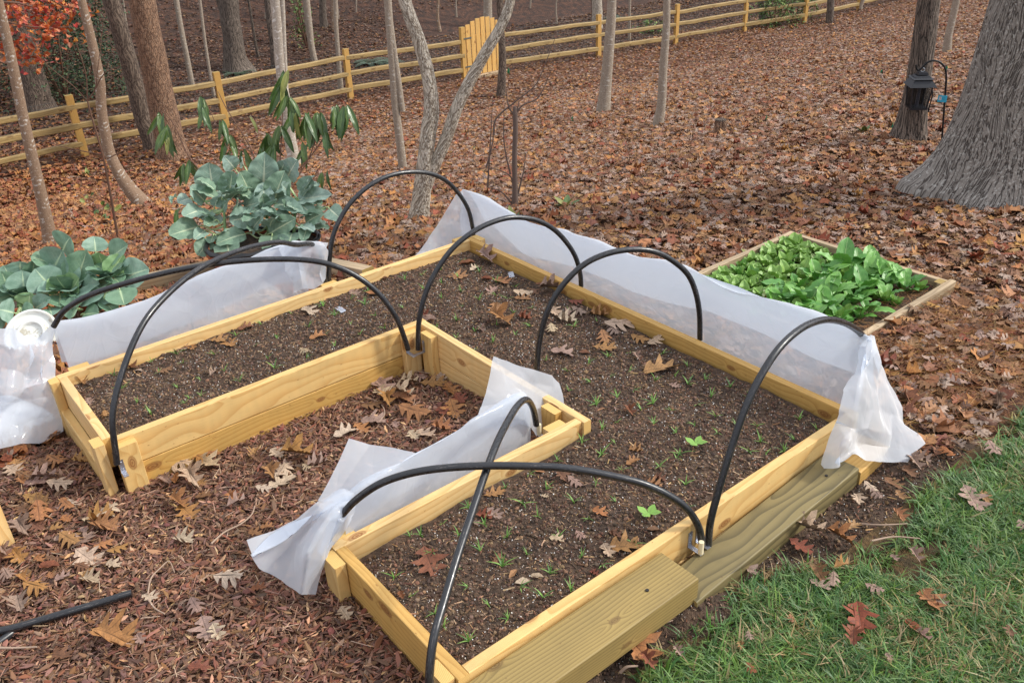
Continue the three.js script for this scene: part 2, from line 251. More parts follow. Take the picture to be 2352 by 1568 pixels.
// ---------------------------------------------------------------- black pipe hoops
const pipeTex = tex(256, 256, (u, v) => { const n = tn(u, v, 30, 4, 1) + nz(u * 60, v * 30) * 0.5, d = sst(n, 0.42, 0.62) * 60; return [28 + d, 29 + d * 0.9, 32 + d * 0.8]; });
const pipeRough = tex(128, 128, (u, v) => 92 + 70 * tn(u, v, 10, 20, 2), false);
const PIPE = new THREE.MeshPhysicalMaterial({ map: pipeTex, roughnessMap: pipeRough, roughness: 0.9, clearcoat: 0.35, clearcoatRoughness: 0.32 });
function hoop(label, a, b, px, plane, tail) {
  const A = V3(a[0], 0, a[1]), B = V3(b[0], 0, b[1]), n = V3(-(B.z - A.z), 0, B.x - A.x);
  const pts = px.trim().split(' ').map((s) => { const [x, y] = s.split(',').map(Number), d = ray(x, y), t = A.clone().sub(CAM).dot(n) / d.dot(n); return CAM.clone().addScaledVector(d, t); });
  if (tail) pts.push(...tail.map((p) => V3(...p)));
  const c = pts.reduce((q, p) => q.add(p), V3()).multiplyScalar(1 / pts.length).setY(0);
  const o = thing('hoop', label, 'pipe hoop', [c.x, 0, c.z], 0, 'black pipe hoops over the raised bed');
  mesh('pipe', tube(curve(pts, 72), 0.0128, 14, { uvw: 0.08, uvh: 0.3 }).translate(-c.x, 0, -c.z), PIPE, o); return o;
}
hoop('black pipe hoop crossing the left arm from its front post to the back board', [0.03, 0.81], [1.4387, -0.06], '268,1066 258,950 285,840 330,740 390,670 450,622 500,595 560,572 620,558 650,557 675,562', 0, [[1.40, 0.46, -0.05], [1.42, 0.2, -0.05]]);
hoop('black pipe hoop over the left arm from the plastic bundle to the inner corner bracket', [0.0138, -0.06], [1.405, 0.825], '122,750 145,715 200,680 300,647 400,622 500,605 600,596 700,597 760,608 820,635 870,675 910,730 930,780 937,803');
hoop('black pipe hoop from the inner corner bracket to the back right board', [1.468, 0.83], [2.41, 0.9365], '960,803 962,740 975,680 1000,625 1040,570 1090,530 1140,507 1180,499 1230,505 1270,525 1300,555 1322,590 1333,630 1335,658');
hoop('black pipe hoop standing along the back board, hindmost of them all', [1.4387, -0.06], [2.43, -0.06], '755,655 757,590 765,540 785,495 810,460 850,425 890,405 930,396 980,397 1020,412 1050,440 1075,480 1085,520 1088,548');
hoop('black pipe hoop rising behind the inner plastic flap over to the right board', [1.6458, 1.4665], [2.41, 1.747], '1230,880 1233,850 1238,790 1252,730 1275,680 1310,635 1350,602 1400,581 1450,573 1500,577 1540,595 1580,630 1598,670 1607,720 1608,780');
hoop('black pipe hoop bowing over the near arm from the wrapped elbow to the bottom corner', [1.39, 1.768], [0.33, 2.547], '1232,975 1225,940 1210,918 1190,930 1165,970 1140,1020 1110,1100 1080,1190 1050,1280 1020,1380 995,1470 986,1560 988,1620');
hoop('black pipe hoop over the near arm from the crumpled plastic end to the front bracket', [0.3883, 1.8374], [1.3864, 2.63], '760,1210 785,1182 815,1150 870,1112 930,1090 1000,1077 1100,1070 1200,1070 1300,1075 1400,1092 1480,1112 1540,1140 1580,1170 1605,1210 1613,1248');
hoop('black pipe hoop from the front bracket up to the plastic wrapped right corner', [1.4212, 2.63], [2.43, 2.5], '1627,1256 1632,1200 1650,1130 1680,1030 1715,930 1750,860 1790,800 1840,755 1890,735 1930,738 1965,755 1990,780 2005,805', 0, [[2.60, 0.25, 2.49]]);
// step timbers along the near board
{
  const G = 'step timbers beside the raised bed', nailMat = new THREE.MeshStandardMaterial({ color: rgb(34, 30, 28), roughness: 0.6 });
  const st = (label, x0, z0, x1, z1, w, h, top, m, seed, nails = []) => { const dx = x1 - x0, dz = z1 - z0, L = Math.hypot(dx, dz), o = mesh('step_timber', board(L, h, w, seed, 0.006, 0.003), [m, ENDT]); o.position.set((x0 + x1) / 2, top - h / 2, (z0 + z1) / 2); o.rotation.y = -Math.atan2(dz, dx); tag(o, label, 'timber', G);
    for (const nx of nails) { const q = mesh('nail', new THREE.CylinderGeometry(0.006, 0.006, 0.003, 10), nailMat, o); q.position.set(nx, h / 2 + 0.0025, 0.01); }
    return o; };
  const p = (x, y, Y) => onY(x, y, Y);
  const a = p(1513, 1267, 0.235), b = p(1600, 1328, 0.235);          // far end of the near timber
  const w1 = Math.hypot(a.x - b.x, a.z - b.z);
  st('wide treated timber with a knot lying against the near board, front one', -0.15, 2.600 + w1 / 2, (a.x + b.x) / 2, 2.600 + w1 / 2, w1, 0.10, 0.240, TREATED2, 5, [0.52, -0.05]);
  const c = p(1920, 1052, 0.165), d = p(1996, 1092, 0.165), w2 = Math.hypot(c.x - d.x, c.z - d.z);
  st('weathered greenish timber with bold grain below the hoop bracket', 1.19, 2.600 + w2 / 2 + 0.034, (c.x + d.x) / 2, 2.600 + w2 / 2 - 0.004, w2, 0.10, 0.166, TREATED, 9, [0.36]).rotation.z = 0.012;
  st('short yellow timber end under the plastic at the right corner', (c.x + d.x) / 2 + 0.004, 2.62 + w2 / 2 - 0.02, 2.40, 2.60 + w2 / 2 - 0.02, w2 * 1.02, 0.10, 0.150, PINE3, 13);
}
// ---------------------------------------------------------------- trees
function barkMat(name, a, b, opt = {}) {
  const fu = opt.fu ?? 14, fv = opt.fv ?? 5;
  const f = (u, v) => { const r = 1 - Math.abs(tn(u, v, fu, fv, opt.s ?? 1) + 0.4 * tn(u, v, fu * 2.3, fv * 2.6, 4)) * (opt.sharp ?? 2.2), fine = tn(u, v, 50, 40, 7) * 0.6 + nz(u * 90, v * 90) * 0.4; return [r, fine]; };
  const lic = opt.lichen;
  const map = tex(512, 512, (u, v) => { const [r, q] = f(u, v); let c = mix3(b, a, clamp((opt.ridge ? 1 - Math.pow(clamp(r, 0, 1), opt.ridge) : 0.5) + q * (opt.fine ?? 0.5), 0, 1)); if (opt.patch) c = mix3(c, opt.patch, sst(tn(u, v, 5, 4, 12), 0.05, 0.3) * 0.7); if (lic) { const l = tn(u, v, opt.lu ?? 9, opt.lv ?? 26, 9) + 0.4 * nz(u * 60, v * 60, 3); c = mix3(c, lic, sst(l, opt.l0 ?? 0.28, (opt.l0 ?? 0.28) + 0.1) * 0.85); } return c; });
  const bump = tex(512, 512, (u, v) => { const [r, q] = f(u, v); return 165 - (opt.ridge ? Math.pow(clamp(r, 0, 1), opt.ridge) * 110 : r * 10) + q * 60; }, false);
  return new THREE.MeshStandardMaterial({ map, bumpMap: bump, bumpScale: opt.bump ?? 0.012, roughness: 0.95, name });
}
const OAKBARK = barkMat('oak_bark', [140, 133, 125], [70, 63, 58], { fu: 30, fv: 6, ridge: 1.6, sharp: 4.5, fine: 0.45, bump: 0.02, lichen: [172, 168, 160], lu: 40, lv: 40, l0: 0.3 });
const DARKOAK = barkMat('dark_oak_bark', [128, 114, 102], [48, 42, 37], { fu: 20, fv: 4, ridge: 1.6, sharp: 3.2, fine: 0.6, bump: 0.03, s: 2 });
const BROWNBARK = barkMat('brown_bark', [152, 118, 92], [84, 60, 46], { fu: 14, fv: 8, ridge: 1.1, sharp: 2.6, fine: 0.7, bump: 0.02, lichen: [172, 150, 128], lu: 44, lv: 44, l0: 0.34 });
const SHADEBARK = barkMat('shade_bark', [124, 108, 94], [70, 58, 50], { fu: 14, fv: 6, ridge: 1.1, sharp: 2.4, fine: 0.6, bump: 0.02 });
const SAPBARK = barkMat('sapling_bark', [158, 134, 112], [118, 94, 74], { fu: 8, fv: 14, fine: 0.8, bump: 0.008, lichen: [200, 194, 184], lu: 7, lv: 22, l0: 0.36 });
const WHITEBARK = barkMat('pale_bark', [196, 186, 172], [152, 138, 122], { fu: 8, fv: 14, fine: 0.9, bump: 0.008, lichen: [224, 220, 212], lu: 8, lv: 20, l0: 0.3 });
const GREYBARK = barkMat('grey_bark', [174, 160, 144], [128, 114, 98], { fu: 8, fv: 16, fine: 0.9, bump: 0.01, lichen: [190, 184, 172], lu: 8, lv: 30, l0: 0.36 });
const MOSSBARK = barkMat('mossy_bark', [196, 184, 166], [128, 114, 98], { fu: 18, fv: 9, ridge: 1.2, sharp: 2.6, fine: 0.9, bump: 0.016, lichen: [218, 210, 196], lu: 40, lv: 40, l0: 0.3 });
const TWIG = new THREE.MeshStandardMaterial({ color: rgb(104, 76, 60), roughness: 0.9 });
const DEADTWIG = new THREE.MeshStandardMaterial({ color: rgb(100, 84, 76), roughness: 0.95 });
// a trunk surveyed from sightings "x,y,halfwidth" from the foot upwards; continues above the frame
function trunkPath(px, up = 3, foot) {
  const a = px.trim().split(' ').map((s) => s.split(',').map(Number)), base = foot ?? onG(a[0][0], a[0][1]), pts = [], rad = [];
  a.forEach(([x, y, h], i) => { const p = onV(x, y, base); pts.push(p); rad.push(h * depth(p) / F); });
  const l = pts.length, d = pts[l - 1].clone().sub(pts[l - 2]).normalize().lerp(V3(0, 1, 0), 0.4).normalize();
  for (let k = 1; k <= 3; k++) { pts.push(pts[l - 1].clone().addScaledVector(d, up * k / 3)); rad.push(rad[l - 1] * (1 - 0.14 * k)); }
  const dn = pts[0].clone().sub(pts[1]).normalize(); pts.unshift(pts[0].clone().addScaledVector(dn, 0.25)); rad.unshift(rad[0] * 1.15);
  return { base, pts, rad };
}
function trunkGeo({ pts, rad }, seg, n, bark, flare = 0.25, opt = {}) {
  const c = new THREE.CatmullRomCurve3(pts, false, 'centripetal'), P = [], r = [];
  for (let i = 0; i <= n; i++) { const t = i / n, k = t * (pts.length - 1), a = Math.floor(k), b = Math.min(a + 1, pts.length - 1); P.push(c.getPoint(t)); r.push(lerp(rad[a], rad[b], k - a)); }
  const y0 = P[0].y + 0.25, s = rr(0, 50);
  return tube(P, r, seg, { caps: true, uvw: opt.uvw ?? 0.5, uvh: opt.uvh ?? 0.6, bark: (ang, len) => { const h = Math.max(0, len - 0.25), f = flare * Math.exp(-h / (opt.fh ?? 0.25)); return f * (0.6 + 0.8 * nz(Math.cos(ang) * 1.6, Math.sin(ang) * 1.6, s)) + (bark ?? 0.05) * nz(Math.cos(ang) * 2 + s, Math.sin(ang) * 2, len * 2.2); } });
}
function tree(label, px, mat, o = {}) {
  const tp = trunkPath(px, o.up ?? 3, o.foot), t = thing(o.name ?? 'tree', label, o.cat ?? 'tree', tp.base.toArray(), 0, o.group);
  const m = mesh('trunk', trunkGeo(tp, o.seg ?? 14, o.n ?? 36, o.bark, o.flare, o).translate(-tp.base.x, -tp.base.y, -tp.base.z), mat, t);
  for (const br of o.limbs ?? []) {
    const bp = trunkPath(br, o.up ?? 2, tp.base); bp.pts.shift(); bp.rad.shift();
    mesh('limb', trunkGeo(bp, 12, 30, o.bark, 0, o).translate(-tp.base.x, -tp.base.y, -tp.base.z), mat, t);
  }
  for (const br of o.twigs ?? []) {
    const a = br.trim().split(' ').map((s) => s.split(',').map(Number)), pts = a.map(([x, y, d]) => onV(x, y, tp.base).addScaledVector(HF, d ?? 0).sub(tp.base)), c = curve(pts, 24);
    mesh('twig', tube(c, c.map((_, i) => lerp(o.tw ?? 0.009, 0.002, i / 24)), 6), o.twigMat ?? TWIG, t);
  }
  t.userData.base = undefined; delete t.userData.base;
  return [t, tp];
}
// big oak on the right: ridged bark as relief, spreading root flares
{
  const c = onG(2330, 470), t = thing('oak_tree', 'huge grey oak trunk with deeply furrowed bark and spreading roots', 'tree', [c.x, c.y, c.z]);
  const base = c.clone(), D = depth(c), e = [[478, 0], [440, 0], [400, 0], [350, 2166], [280, 2182], [200, 2197], [100, 2217], [0, 2240], [-150, 2260], [-400, 2280]];
  const toCam = V3(CAM.x - c.x, 0, CAM.z - c.z).normalize(), leftA = Math.atan2(-RT.z, -RT.x);
  const ctr = onV(2398, 430, c).addScaledVector(HF, 0.36).sub(base); ctr.y = 0;
  const cx = (y) => onV(2398 + (430 - y) * 0.03, y, c).sub(base);
  const rows = [], N = 170, SEG = 360, pos = [], uv = [], idx = [];
  for (let i = 0; i <= N; i++) {
    const h = -0.25 + Math.pow(i / N, 1.25) * 4.2, hh = Math.max(0, h), axis = V3(ctr.x - 0.02 * hh + 0.02 * hh * hh * 0.3, h, ctr.z);
    for (let k = 0; k <= SEG; k++) {
      const a = (k % SEG) / SEG * 2 * Math.PI, dir = V3(Math.cos(a), 0, Math.sin(a));
      let r = 0.40 - 0.02 * hh + 0.055 * Math.exp(-hh / 0.8);
      const lobe = (a0, w, amp, f) => { let d = Math.abs(a - a0) % (2 * Math.PI); d = Math.min(d, 2 * Math.PI - d); return amp * Math.exp(-d * d / (w * w)) * Math.exp(-hh / f); };
      r += lobe((leftA + 0.15 + 6.283) % 6.283, 0.42, 0.25, 0.18) + lobe((leftA + 0.15 + 6.283) % 6.283, 0.6, 0.09, 0.55) + lobe((leftA - 0.75 + 12.566) % 6.283, 0.35, 0.2, 0.16) + lobe((leftA - 1.6 + 12.566) % 6.283, 0.4, 0.16, 0.2) + lobe((leftA - 2.5 + 12.566) % 6.283, 0.4, 0.22, 0.2) + lobe((leftA + 1.3) % 6.283, 0.5, 0.15, 0.2);
      const s = r * a / 0.4, wob = nz(a * 2, h * 1.5, 3) * 0.25, cell = Math.abs(nz(Math.cos(a) * 15 + wob, Math.sin(a) * 15 + wob, h * 2.4)), cr = Math.abs(nz(Math.cos(a) * 14, Math.sin(a) * 14, h * 14 + 4));
      r += 0.009 * Math.min(1, cell * 6) - 0.008 + 0.004 * Math.min(1, cr * 5) + 0.02 * nz(Math.cos(a) * 1.5, Math.sin(a) * 1.5, h * 0.8);
      pos.push(axis.x + dir.x * r, axis.y + (hh < 0.01 ? -0.05 : 0), axis.z + dir.z * r); uv.push(k / SEG * 5, h / 0.7);
    }
  }
  for (let i = 0; i < N; i++) for (let k = 0; k < SEG; k++) { const a = i * (SEG + 1) + k, b = a + 1, d = a + SEG + 1, f = d + 1; idx.push(a, d, b, b, d, f); }
  const g = new THREE.BufferGeometry(); g.setAttribute('position', new THREE.Float32BufferAttribute(pos, 3)); g.setAttribute('uv', new THREE.Float32BufferAttribute(uv, 2)); g.setIndex(idx); g.computeVertexNormals();
  mesh('trunk', g, OAKBARK, t);
}
tree('dark furrowed oak trunk leaning behind the bug zapper', '2088,322,36 2096,280,31 2104,230,28 2112,170,26 2122,100,25 2135,0,25', DARKOAK, { up: 4, seg: 28, n: 60, bark: 0.09, flare: 0.35 });
tree('slender pale sapling between the two oak trunks', '2175,123,9 2180,80,8 2188,45,8 2198,0,8', GREYBARK, { name: 'sapling_tree', bark: 0.03 });
tree('straight grey sapling in front of the fence, right of the gate', '1385,260,15 1391,200,13 1398,120,12 1404,40,11 1406,0,10', GREYBARK, { name: 'sapling_tree', bark: 0.03 });
tree('straight thin grey sapling, farther right of the two before the fence', '1510,291,12 1519,240,10 1524,150,9.5 1531,60,8.5 1532,0,8', GREYBARK, { name: 'sapling_tree', bark: 0.03 });
tree('crooked mossy tree forked low into two trunks behind the raised bed', '960,508,22 966,470,20 971,420,19 978,350,18 985,290,18.5 990,255,18 984,180,16 962,95,15 940,35,15 929,0,14', MOSSBARK, { name: 'forked_tree', seg: 22, n: 70, bark: 0.16, up: 2.5, limbs: ['975,445,13 988,400,14 1020,330,14 1050,245,14.5 1085,175,14 1118,115,14 1145,70,12 1165,27,12 1172,0,11'] });
tree('thin grey double stemmed tree left of the forked mossy tree', '926,392,9 918,325,9 908,240,9 901,145,9 895,70,9 890,0,9', GREYBARK, { bark: 0.04, limbs: ['924,255,7 915,190,7 905,120,7'] });
tree('white blotched sapling rising from behind the collard pot', '678,385,13 664,310,13 650,205,12 643,140,12 638,70,12 632,0,12', WHITEBARK, { name: 'sapling_tree', bark: 0.03, limbs: ['668,360,7 658,240,6 652,100,5 648,0,5'] });
tree('pale lichen ringed leaning trunk at the left edge', '118,565,15 98,470,13 75,370,12.5 52,270,12 28,150,11.5 8,60,11 -6,0,11', SAPBARK, { bark: 0.03 });
tree('bent brown sapling with lichen bands curving at its foot', '333,474,17 298,435,15.5 270,393,13 250,349,12 240,301,12 232,253,11.5 229,191,11 219,137,10.5 205,75,10 191,20,9.5 186,0,9.5', SAPBARK, { name: 'sapling_tree', bark: 0.04 });
tree('broad rough brown trunk, right one of the leaning pair by the fence', '397,362,36 391,330,32 379,273,31 362,191,30 349,123,30 335,55,29 325,0,29', BROWNBARK, { seg: 26, n: 50, bark: 0.06, flare: 0.2 });
tree('shaded trunk, left one of the leaning pair by the fence', '352,345,21 346,320,20 328,273,19 308,191,19 284,103,19 260,20,19 254,0,19', SHADEBARK, { seg: 20, n: 40, bark: 0.05, flare: 0.15 });
const BG = 'bare trunks in the woods beyond the fence';
tree('massive dark trunk behind the orange maple leaves', '95,262,36 85,225,31 66,160,30 50,85,30 38,0,30', SHADEBARK, { seg: 20, bark: 0.05 });
tree('thick flared dark trunk in the woods left of the white sapling', '548,165,29 540,135,24 534,85,22 527,40,22 524,0,22', DARKOAK, { seg: 20, bark: 0.06, flare: 0.5, limbs: ['522,60,8 512,30,8 503,0,8'] });
tree('narrow blackish trunk just left of the white sapling', '632,162,8.5 627,100,8.5 619,40,8.5 615,0,8.5', DARKOAK, { bark: 0.06 });
tree('slim pole tree rising beyond the fence beside the brown trunk pair', '441,198,6 430,140,6 414,60,6 404,0,6', GREYBARK, { bark: 0.03 });
tree('very thin stem with a faint bend between the pole and the flared trunk', '492,225,3.5 480,160,3.5 468,80,3.5 458,0,3.5', GREYBARK, { bark: 0.03 });
tree('thin dark stem right of the flared trunk', '593,133,3 583,80,3 575,30,3 570,0,3', DARKOAK, { bark: 0.03 });
{ const [t] = tree('ivy grown pale trunk in the woods right of the white sapling', '722,140,6 714,100,7 708,50,8 703,0,8', GREYBARK, { bark: 0.08 }); }
tree('dark straight trunk in the far woods', '743,62,9 741,30,8 740,0,8', DARKOAK);
tree('slim grey pole beyond the fence, right of the far dark trunk', '783,210,6 776,120,5 771,50,5 770,0,5', GREYBARK);
tree('pale thin far trunk beside the slim grey pole', '766,72,4 764,30,4 764,0,4', SAPBARK);
tree('leafless trunk just behind the right gate post', '1150,222,10 1154,145,9 1151,70,8 1148,0,8', SHADEBARK, { bark: 0.05 });
tree('pale smooth trunk rising behind the gate', '1120,66,10 1120,30,10 1120,0,10', GREYBARK);
tree('stout pale trunk behind the fence post right of the gate', '1371,66,13 1372,30,12 1371,0,12', MOSSBARK, { bark: 0.06 });
tree('twisted thin stem in the woods between the forked trunks', '1010,72,4 1005,40,3.5 1006,0,3', SAPBARK);
tree('thin far stem in the woods behind the right fence', '1446,92,3.2 1446,40,3 1447,0,3', GREYBARK);
tree('young thin stem in front of the last fence post', '1975,24,5 1978,10,5 1982,0,5', GREYBARK);
tree('dark bare trunk in the far woods behind the right fence', '1905,52,8 1908,20,8 1909,0,8', DARKOAK);
tree('dark trunk behind the fence near its right end', '1756,52,10 1752,20,9 1750,0,9', DARKOAK);
{ R = rng(63); for (let k = 0; k < 16; k++) { const x = 230 + k * 74 + rr(-30, 30), y = rr(20, 95) - k * 2.2; if (y < 12) continue; tree('thin leafless sapling among the far woods', `${x},${y},${rr(1.6, 2.6)} ${x + rr(-8, 4)},${y - 40},1.8 ${x + rr(-14, 8)},${y - 95},1.5`, k % 3 ? GREYBARK : TWIG, { name: 'far_sapling', cat: 'sapling', group: 'thin saplings in the far woods', up: 2, seg: 6, n: 14, bark: 0.02 }); } }
// pruned dead sapling
{
  tree('pruned leafless sapling with a cut white top behind the plastic', '1183,478,8 1183,427,6 1182,359,6 1184,290,6 1183,262,6', DEADTWIG, { name: 'dead_sapling', cat: 'sapling', up: 0.06, flare: 0.1, tw: 0.008, twigMat: DEADTWIG,
    twigs: ['1182,265 1171,250 1165,228 1163,205', '1183,265 1189,248 1192,232', '1180,430 1172,405 1150,392 1117,384', '1117,384 1129,340 1135,300', '1134,310 1138,275 1185,232 1230,195 1253,145 1274,90', '1184,262 1200,242 1234,226 1253,193 1267,160', '1172,400 1158,330 1158,240', '1190,445 1203,390 1208,350', '1178,470 1150,440 1118,430', '1120,430 1126,330 1132,220'] });
}
// bare twiggy sapling on the left with a few leaves
{
  tree('bare spindly sapling with a few yellow green leaves left of the collards', '272,555,3 262,500,3 248,420,2.6 236,360,2.4 222,310,2.2 210,270,2 200,232,1.8', TWIG, { name: 'bare_sapling', cat: 'sapling', up: 0.02, flare: 0.05, tw: 0.006,
    twigs: ['200,232 170,200 118,158 85,128', '200,232 196,170 178,110 172,88', '200,232 217,205 222,170 232,90 236,45', '217,205 240,168 286,148', '232,355 180,345 120,330 75,308', '245,365 270,352 325,326'] });
}
// ---------------------------------------------------------------- split rail fence with gate
{
  const feet = ['195,358', '520,293', '806,227', '1068,182', '1156,166', '1375,130', '1552,102', '1710,73', '1848,52', '1972,24'].map((s) => onG(...s.split(',').map(Number)));
  const first = feet[0].clone().multiplyScalar(2).sub(feet[1]); first.y = ground(first.x, first.z); feet.unshift(first);
  const last = feet.at(-1).clone().multiplyScalar(2).sub(feet.at(-2)); last.y = ground(last.x, last.z); feet.push(last);
  console.log('fence', feet.map((p, i) => i ? p.distanceTo(feet[i - 1]).toFixed(2) : '').join(' '), feet.map((p) => p.toArray().map((x) => x.toFixed(1)).join('/')).join(' '));
  const fence = thing('rail_fence', 'long three rail split fence of yellow timber with wire mesh', 'fence', feet[1].toArray());
  const f0 = feet[1], wire = [];
  const wireMat = new THREE.MeshStandardMaterial({ color: rgb(96, 102, 98), metalness: 0.2, roughness: 0.6 });
  const bar = (a, b, r) => { const d = b.clone().sub(a), g = new THREE.CylinderGeometry(r, r, d.length(), 3, 1, true); g.applyQuaternion(new THREE.Quaternion().setFromUnitVectors(V3(0, 1, 0), d.clone().normalize())); g.translate((a.x + b.x) / 2 - f0.x, (a.y + b.y) / 2 - f0.y, (a.z + b.z) / 2 - f0.z); g.deleteAttribute('uv'); return g; };
  const H = 1.08, hs = [0.88, 0.55, 0.22];
  const pmats = [[PINE3, ENDT], [PINE3, ENDT]];
  feet.forEach((p, i) => {
    const tall = i === 4 || i === 5 ? 1.2 : H, o = mesh('post', board(tall + 0.3, 0.125, 0.09, 200 + i, 0.008, 0.008), pmats[i % 2], fence);
    o.position.set(p.x - f0.x, p.y - f0.y + (tall - 0.3) / 2, p.z - f0.z); o.rotation.set(rr(-0.02, 0.02), rr(-0.1, 0.1), Math.PI / 2 + rr(-0.015, 0.015));
    if (!i || i === 5) return;
    const a = feet[i - 1], L = Math.hypot(p.x - a.x, p.z - a.z), g = [];
    for (const h of hs) {
      const A = a.clone().setY(a.y + h + rr(-0.02, 0.02)), B = p.clone().setY(p.y + h + rr(-0.02, 0.02)), d = B.clone().sub(A);
      const r = mesh('rail', board(d.length() + 0.02, rr(0.095, 0.12), rr(0.075, 0.1), 300 + i * 7 + Math.round(h * 9), 0.02, 0.022), [RAIL, END], fence);
      r.position.copy(A.add(B).multiplyScalar(0.5)).sub(f0); r.rotation.set(0, -Math.atan2(d.z, d.x), Math.asin(d.y / d.length()), 'YZX');
    }
    const off = HF.clone().multiplyScalar(0.06), nV = Math.round(L / 0.075);
    for (let k = 0; k <= nV; k++) { const q = a.clone().lerp(p, k / nV).add(off); wire.push(bar(q.clone().setY(q.y + 0.02), q.clone().setY(q.y + 1.0), 0.0022)); }
    for (let k = 0; k <= 13; k++) { const y = 0.02 + k * 0.075; wire.push(bar(a.clone().add(off).setY(a.y + y), p.clone().add(off).setY(p.y + y), 0.0022)); }
  });
  kind(mesh('wire_mesh', mergeGeometries(wire), wireMat, fence), 'stuff');
  // gate between its two posts
  const a = feet[4], b = feet[5], d = b.clone().sub(a), W = Math.hypot(d.x, d.z), gate = thing('garden_gate', 'arched gate of upright orange yellow slats in the rail fence', 'gate', a.clone().lerp(b, 0.5).toArray(), -Math.atan2(d.z, d.x));
  const gm = woodMat(44, 5, [222, 178, 104], [194, 142, 70], [130, 78, 36], { knots: 3 }), n = 7, sw = (W - 0.14) / n;
  for (let k = 0; k < n; k++) {
    const x = -W / 2 + 0.07 + sw * (k + 0.5), arch = 1.12 + 0.17 * Math.cos((k - (n - 1) / 2) / n * Math.PI * 0.95), s = mesh('slat', board(arch, sw * 0.84, 0.02, 500 + k, 0.004, 0.002), [gm, END], gate);
    s.position.set(x, 0.08 + arch / 2, 0.03); s.rotation.z = Math.PI / 2;
  }
  for (const y of [0.3, 0.95]) { const r = mesh('rail', board(W - 0.14, 0.09, 0.035, 520 + y * 10, 0.004), [gm, END], gate); r.position.set(0, y, 0.0); }
  const br = mesh('brace', board(Math.hypot(W - 0.2, 0.6), 0.08, 0.03, 530, 0.004), [gm, END], gate); br.position.set(0, 0.62, -0.005); br.rotation.z = Math.atan2(0.6, W - 0.2);
  for (const y of [0.3, 0.95]) { const h = mesh('hinge', new THREE.BoxGeometry(0.22, 0.03, 0.008), wireMat, gate); h.position.set(-W / 2 + 0.12, y, 0.046); }
  const la = mesh('latch', new THREE.BoxGeometry(0.12, 0.04, 0.02), wireMat, gate); la.position.set(W / 2 - 0.08, 0.8, 0.052);
  const sill = mesh('sill', board(W + 0.1, 0.1, 0.12, 540, 0.01), [GREYWOOD, ENDT], gate); sill.position.set(0, 0.02, 0.05);
}
// ---------------------------------------------------------------- leaf shapes
const OAK_HALF = [[0.10, 0.012], [0.17, 0.07], [0.25, 0.19], [0.33, 0.22], [0.34, 0.11], [0.39, 0.085], [0.46, 0.25], [0.58, 0.37], [0.61, 0.30], [0.57, 0.14], [0.63, 0.10], [0.72, 0.23], [0.85, 0.29], [0.86, 0.20], [0.80, 0.10], [0.88, 0.10], [0.97, 0.11], [0.95, 0.05]];
const TULIP_HALF = [[0.16, 0.01], [0.18, 0.16], [0.24, 0.36], [0.36, 0.44], [0.42, 0.34], [0.55, 0.30], [0.66, 0.42], [0.78, 0.36], [0.84, 0.16], [0.95, 0.05]];
const OVAL_HALF = [[0.08, 0.012], [0.2, 0.11], [0.4, 0.19], [0.6, 0.2], [0.8, 0.12], [0.93, 0.04]];
const MID = [0.9, 0.72, 0.52, 0.34, 0.2];
// flat outline -> curled leaf; stalk at the origin, tip at x = 1
function leafGeo(half, curl, seed, stalk = 0.1) {
  const r = rng(seed * 131), pos = [], idx = [], uv = [];
  for (const s of [1, -1]) {
    const o = [[stalk, 0], ...half.map(([x, w]) => [x + (r() - 0.5) * 0.035, s * Math.max(0.008, w * (0.86 + 0.3 * r()))]), [1, 0], ...MID.filter((m) => m > stalk).map((m) => [m, 0])];
    const c = o.map(([x, w]) => new THREE.Vector2(x, w)), t = THREE.ShapeUtils.triangulateShape(c, []), b = pos.length / 3;
    o.forEach(([x, w]) => { pos.push(x, 0, w); uv.push(x, 0.5 + w); });
    t.forEach(([a, e, f]) => { const A = o[a], B = o[e], C = o[f], k = (B[0] - A[0]) * (C[1] - A[1]) - (B[1] - A[1]) * (C[0] - A[0]); k > 0 ? idx.push(b + a, b + f, b + e) : idx.push(b + a, b + e, b + f); });
  }
  if (stalk > 0.05) { const b = pos.length / 3; pos.push(-0.05, 0, 0.006, -0.05, 0, -0.006, stalk + 0.04, 0, 0.008, stalk + 0.04, 0, -0.008); uv.push(0.5, 0.5, 0.5, 0.5, 0.5, 0.5, 0.5, 0.5); idx.push(b, b + 2, b + 1, b + 1, b + 2, b + 3); }
  const cup = curl * (0.5 + r()) * (r() < 0.35 ? -1 : 1), arch = curl * (r() * 2 - 1), tw = curl * (r() * 2 - 1) * 1.4, p1 = r() * 9, fold = curl * r() * 0.5;
  for (let i = 0; i < pos.length; i += 3) {
    let x = pos[i], w = pos[i + 2], y = cup * w * w * 2.2 + arch * 0.55 * (x - 0.5) * (x - 0.5) - arch * 0.14 + tw * w * (x - 0.5) + fold * Math.abs(w) + curl * 0.18 * nz(x * 3.5 + p1, w * 5, seed);
    if (curl > 0.5) { const k = w * curl * 1.3; w = Math.sin(k) / (curl * 1.3); }
    pos[i + 1] = y; pos[i + 2] = w;
  }
  const g = new THREE.BufferGeometry(); g.setAttribute('position', new THREE.Float32BufferAttribute(pos, 3)); g.setAttribute('uv', new THREE.Float32BufferAttribute(uv, 2)); g.setIndex(idx); g.translate(-0.5, 0, 0); g.computeBoundingBox(); g.translate(0, -g.boundingBox.min.y, 0); g.computeVertexNormals(); return g;
}
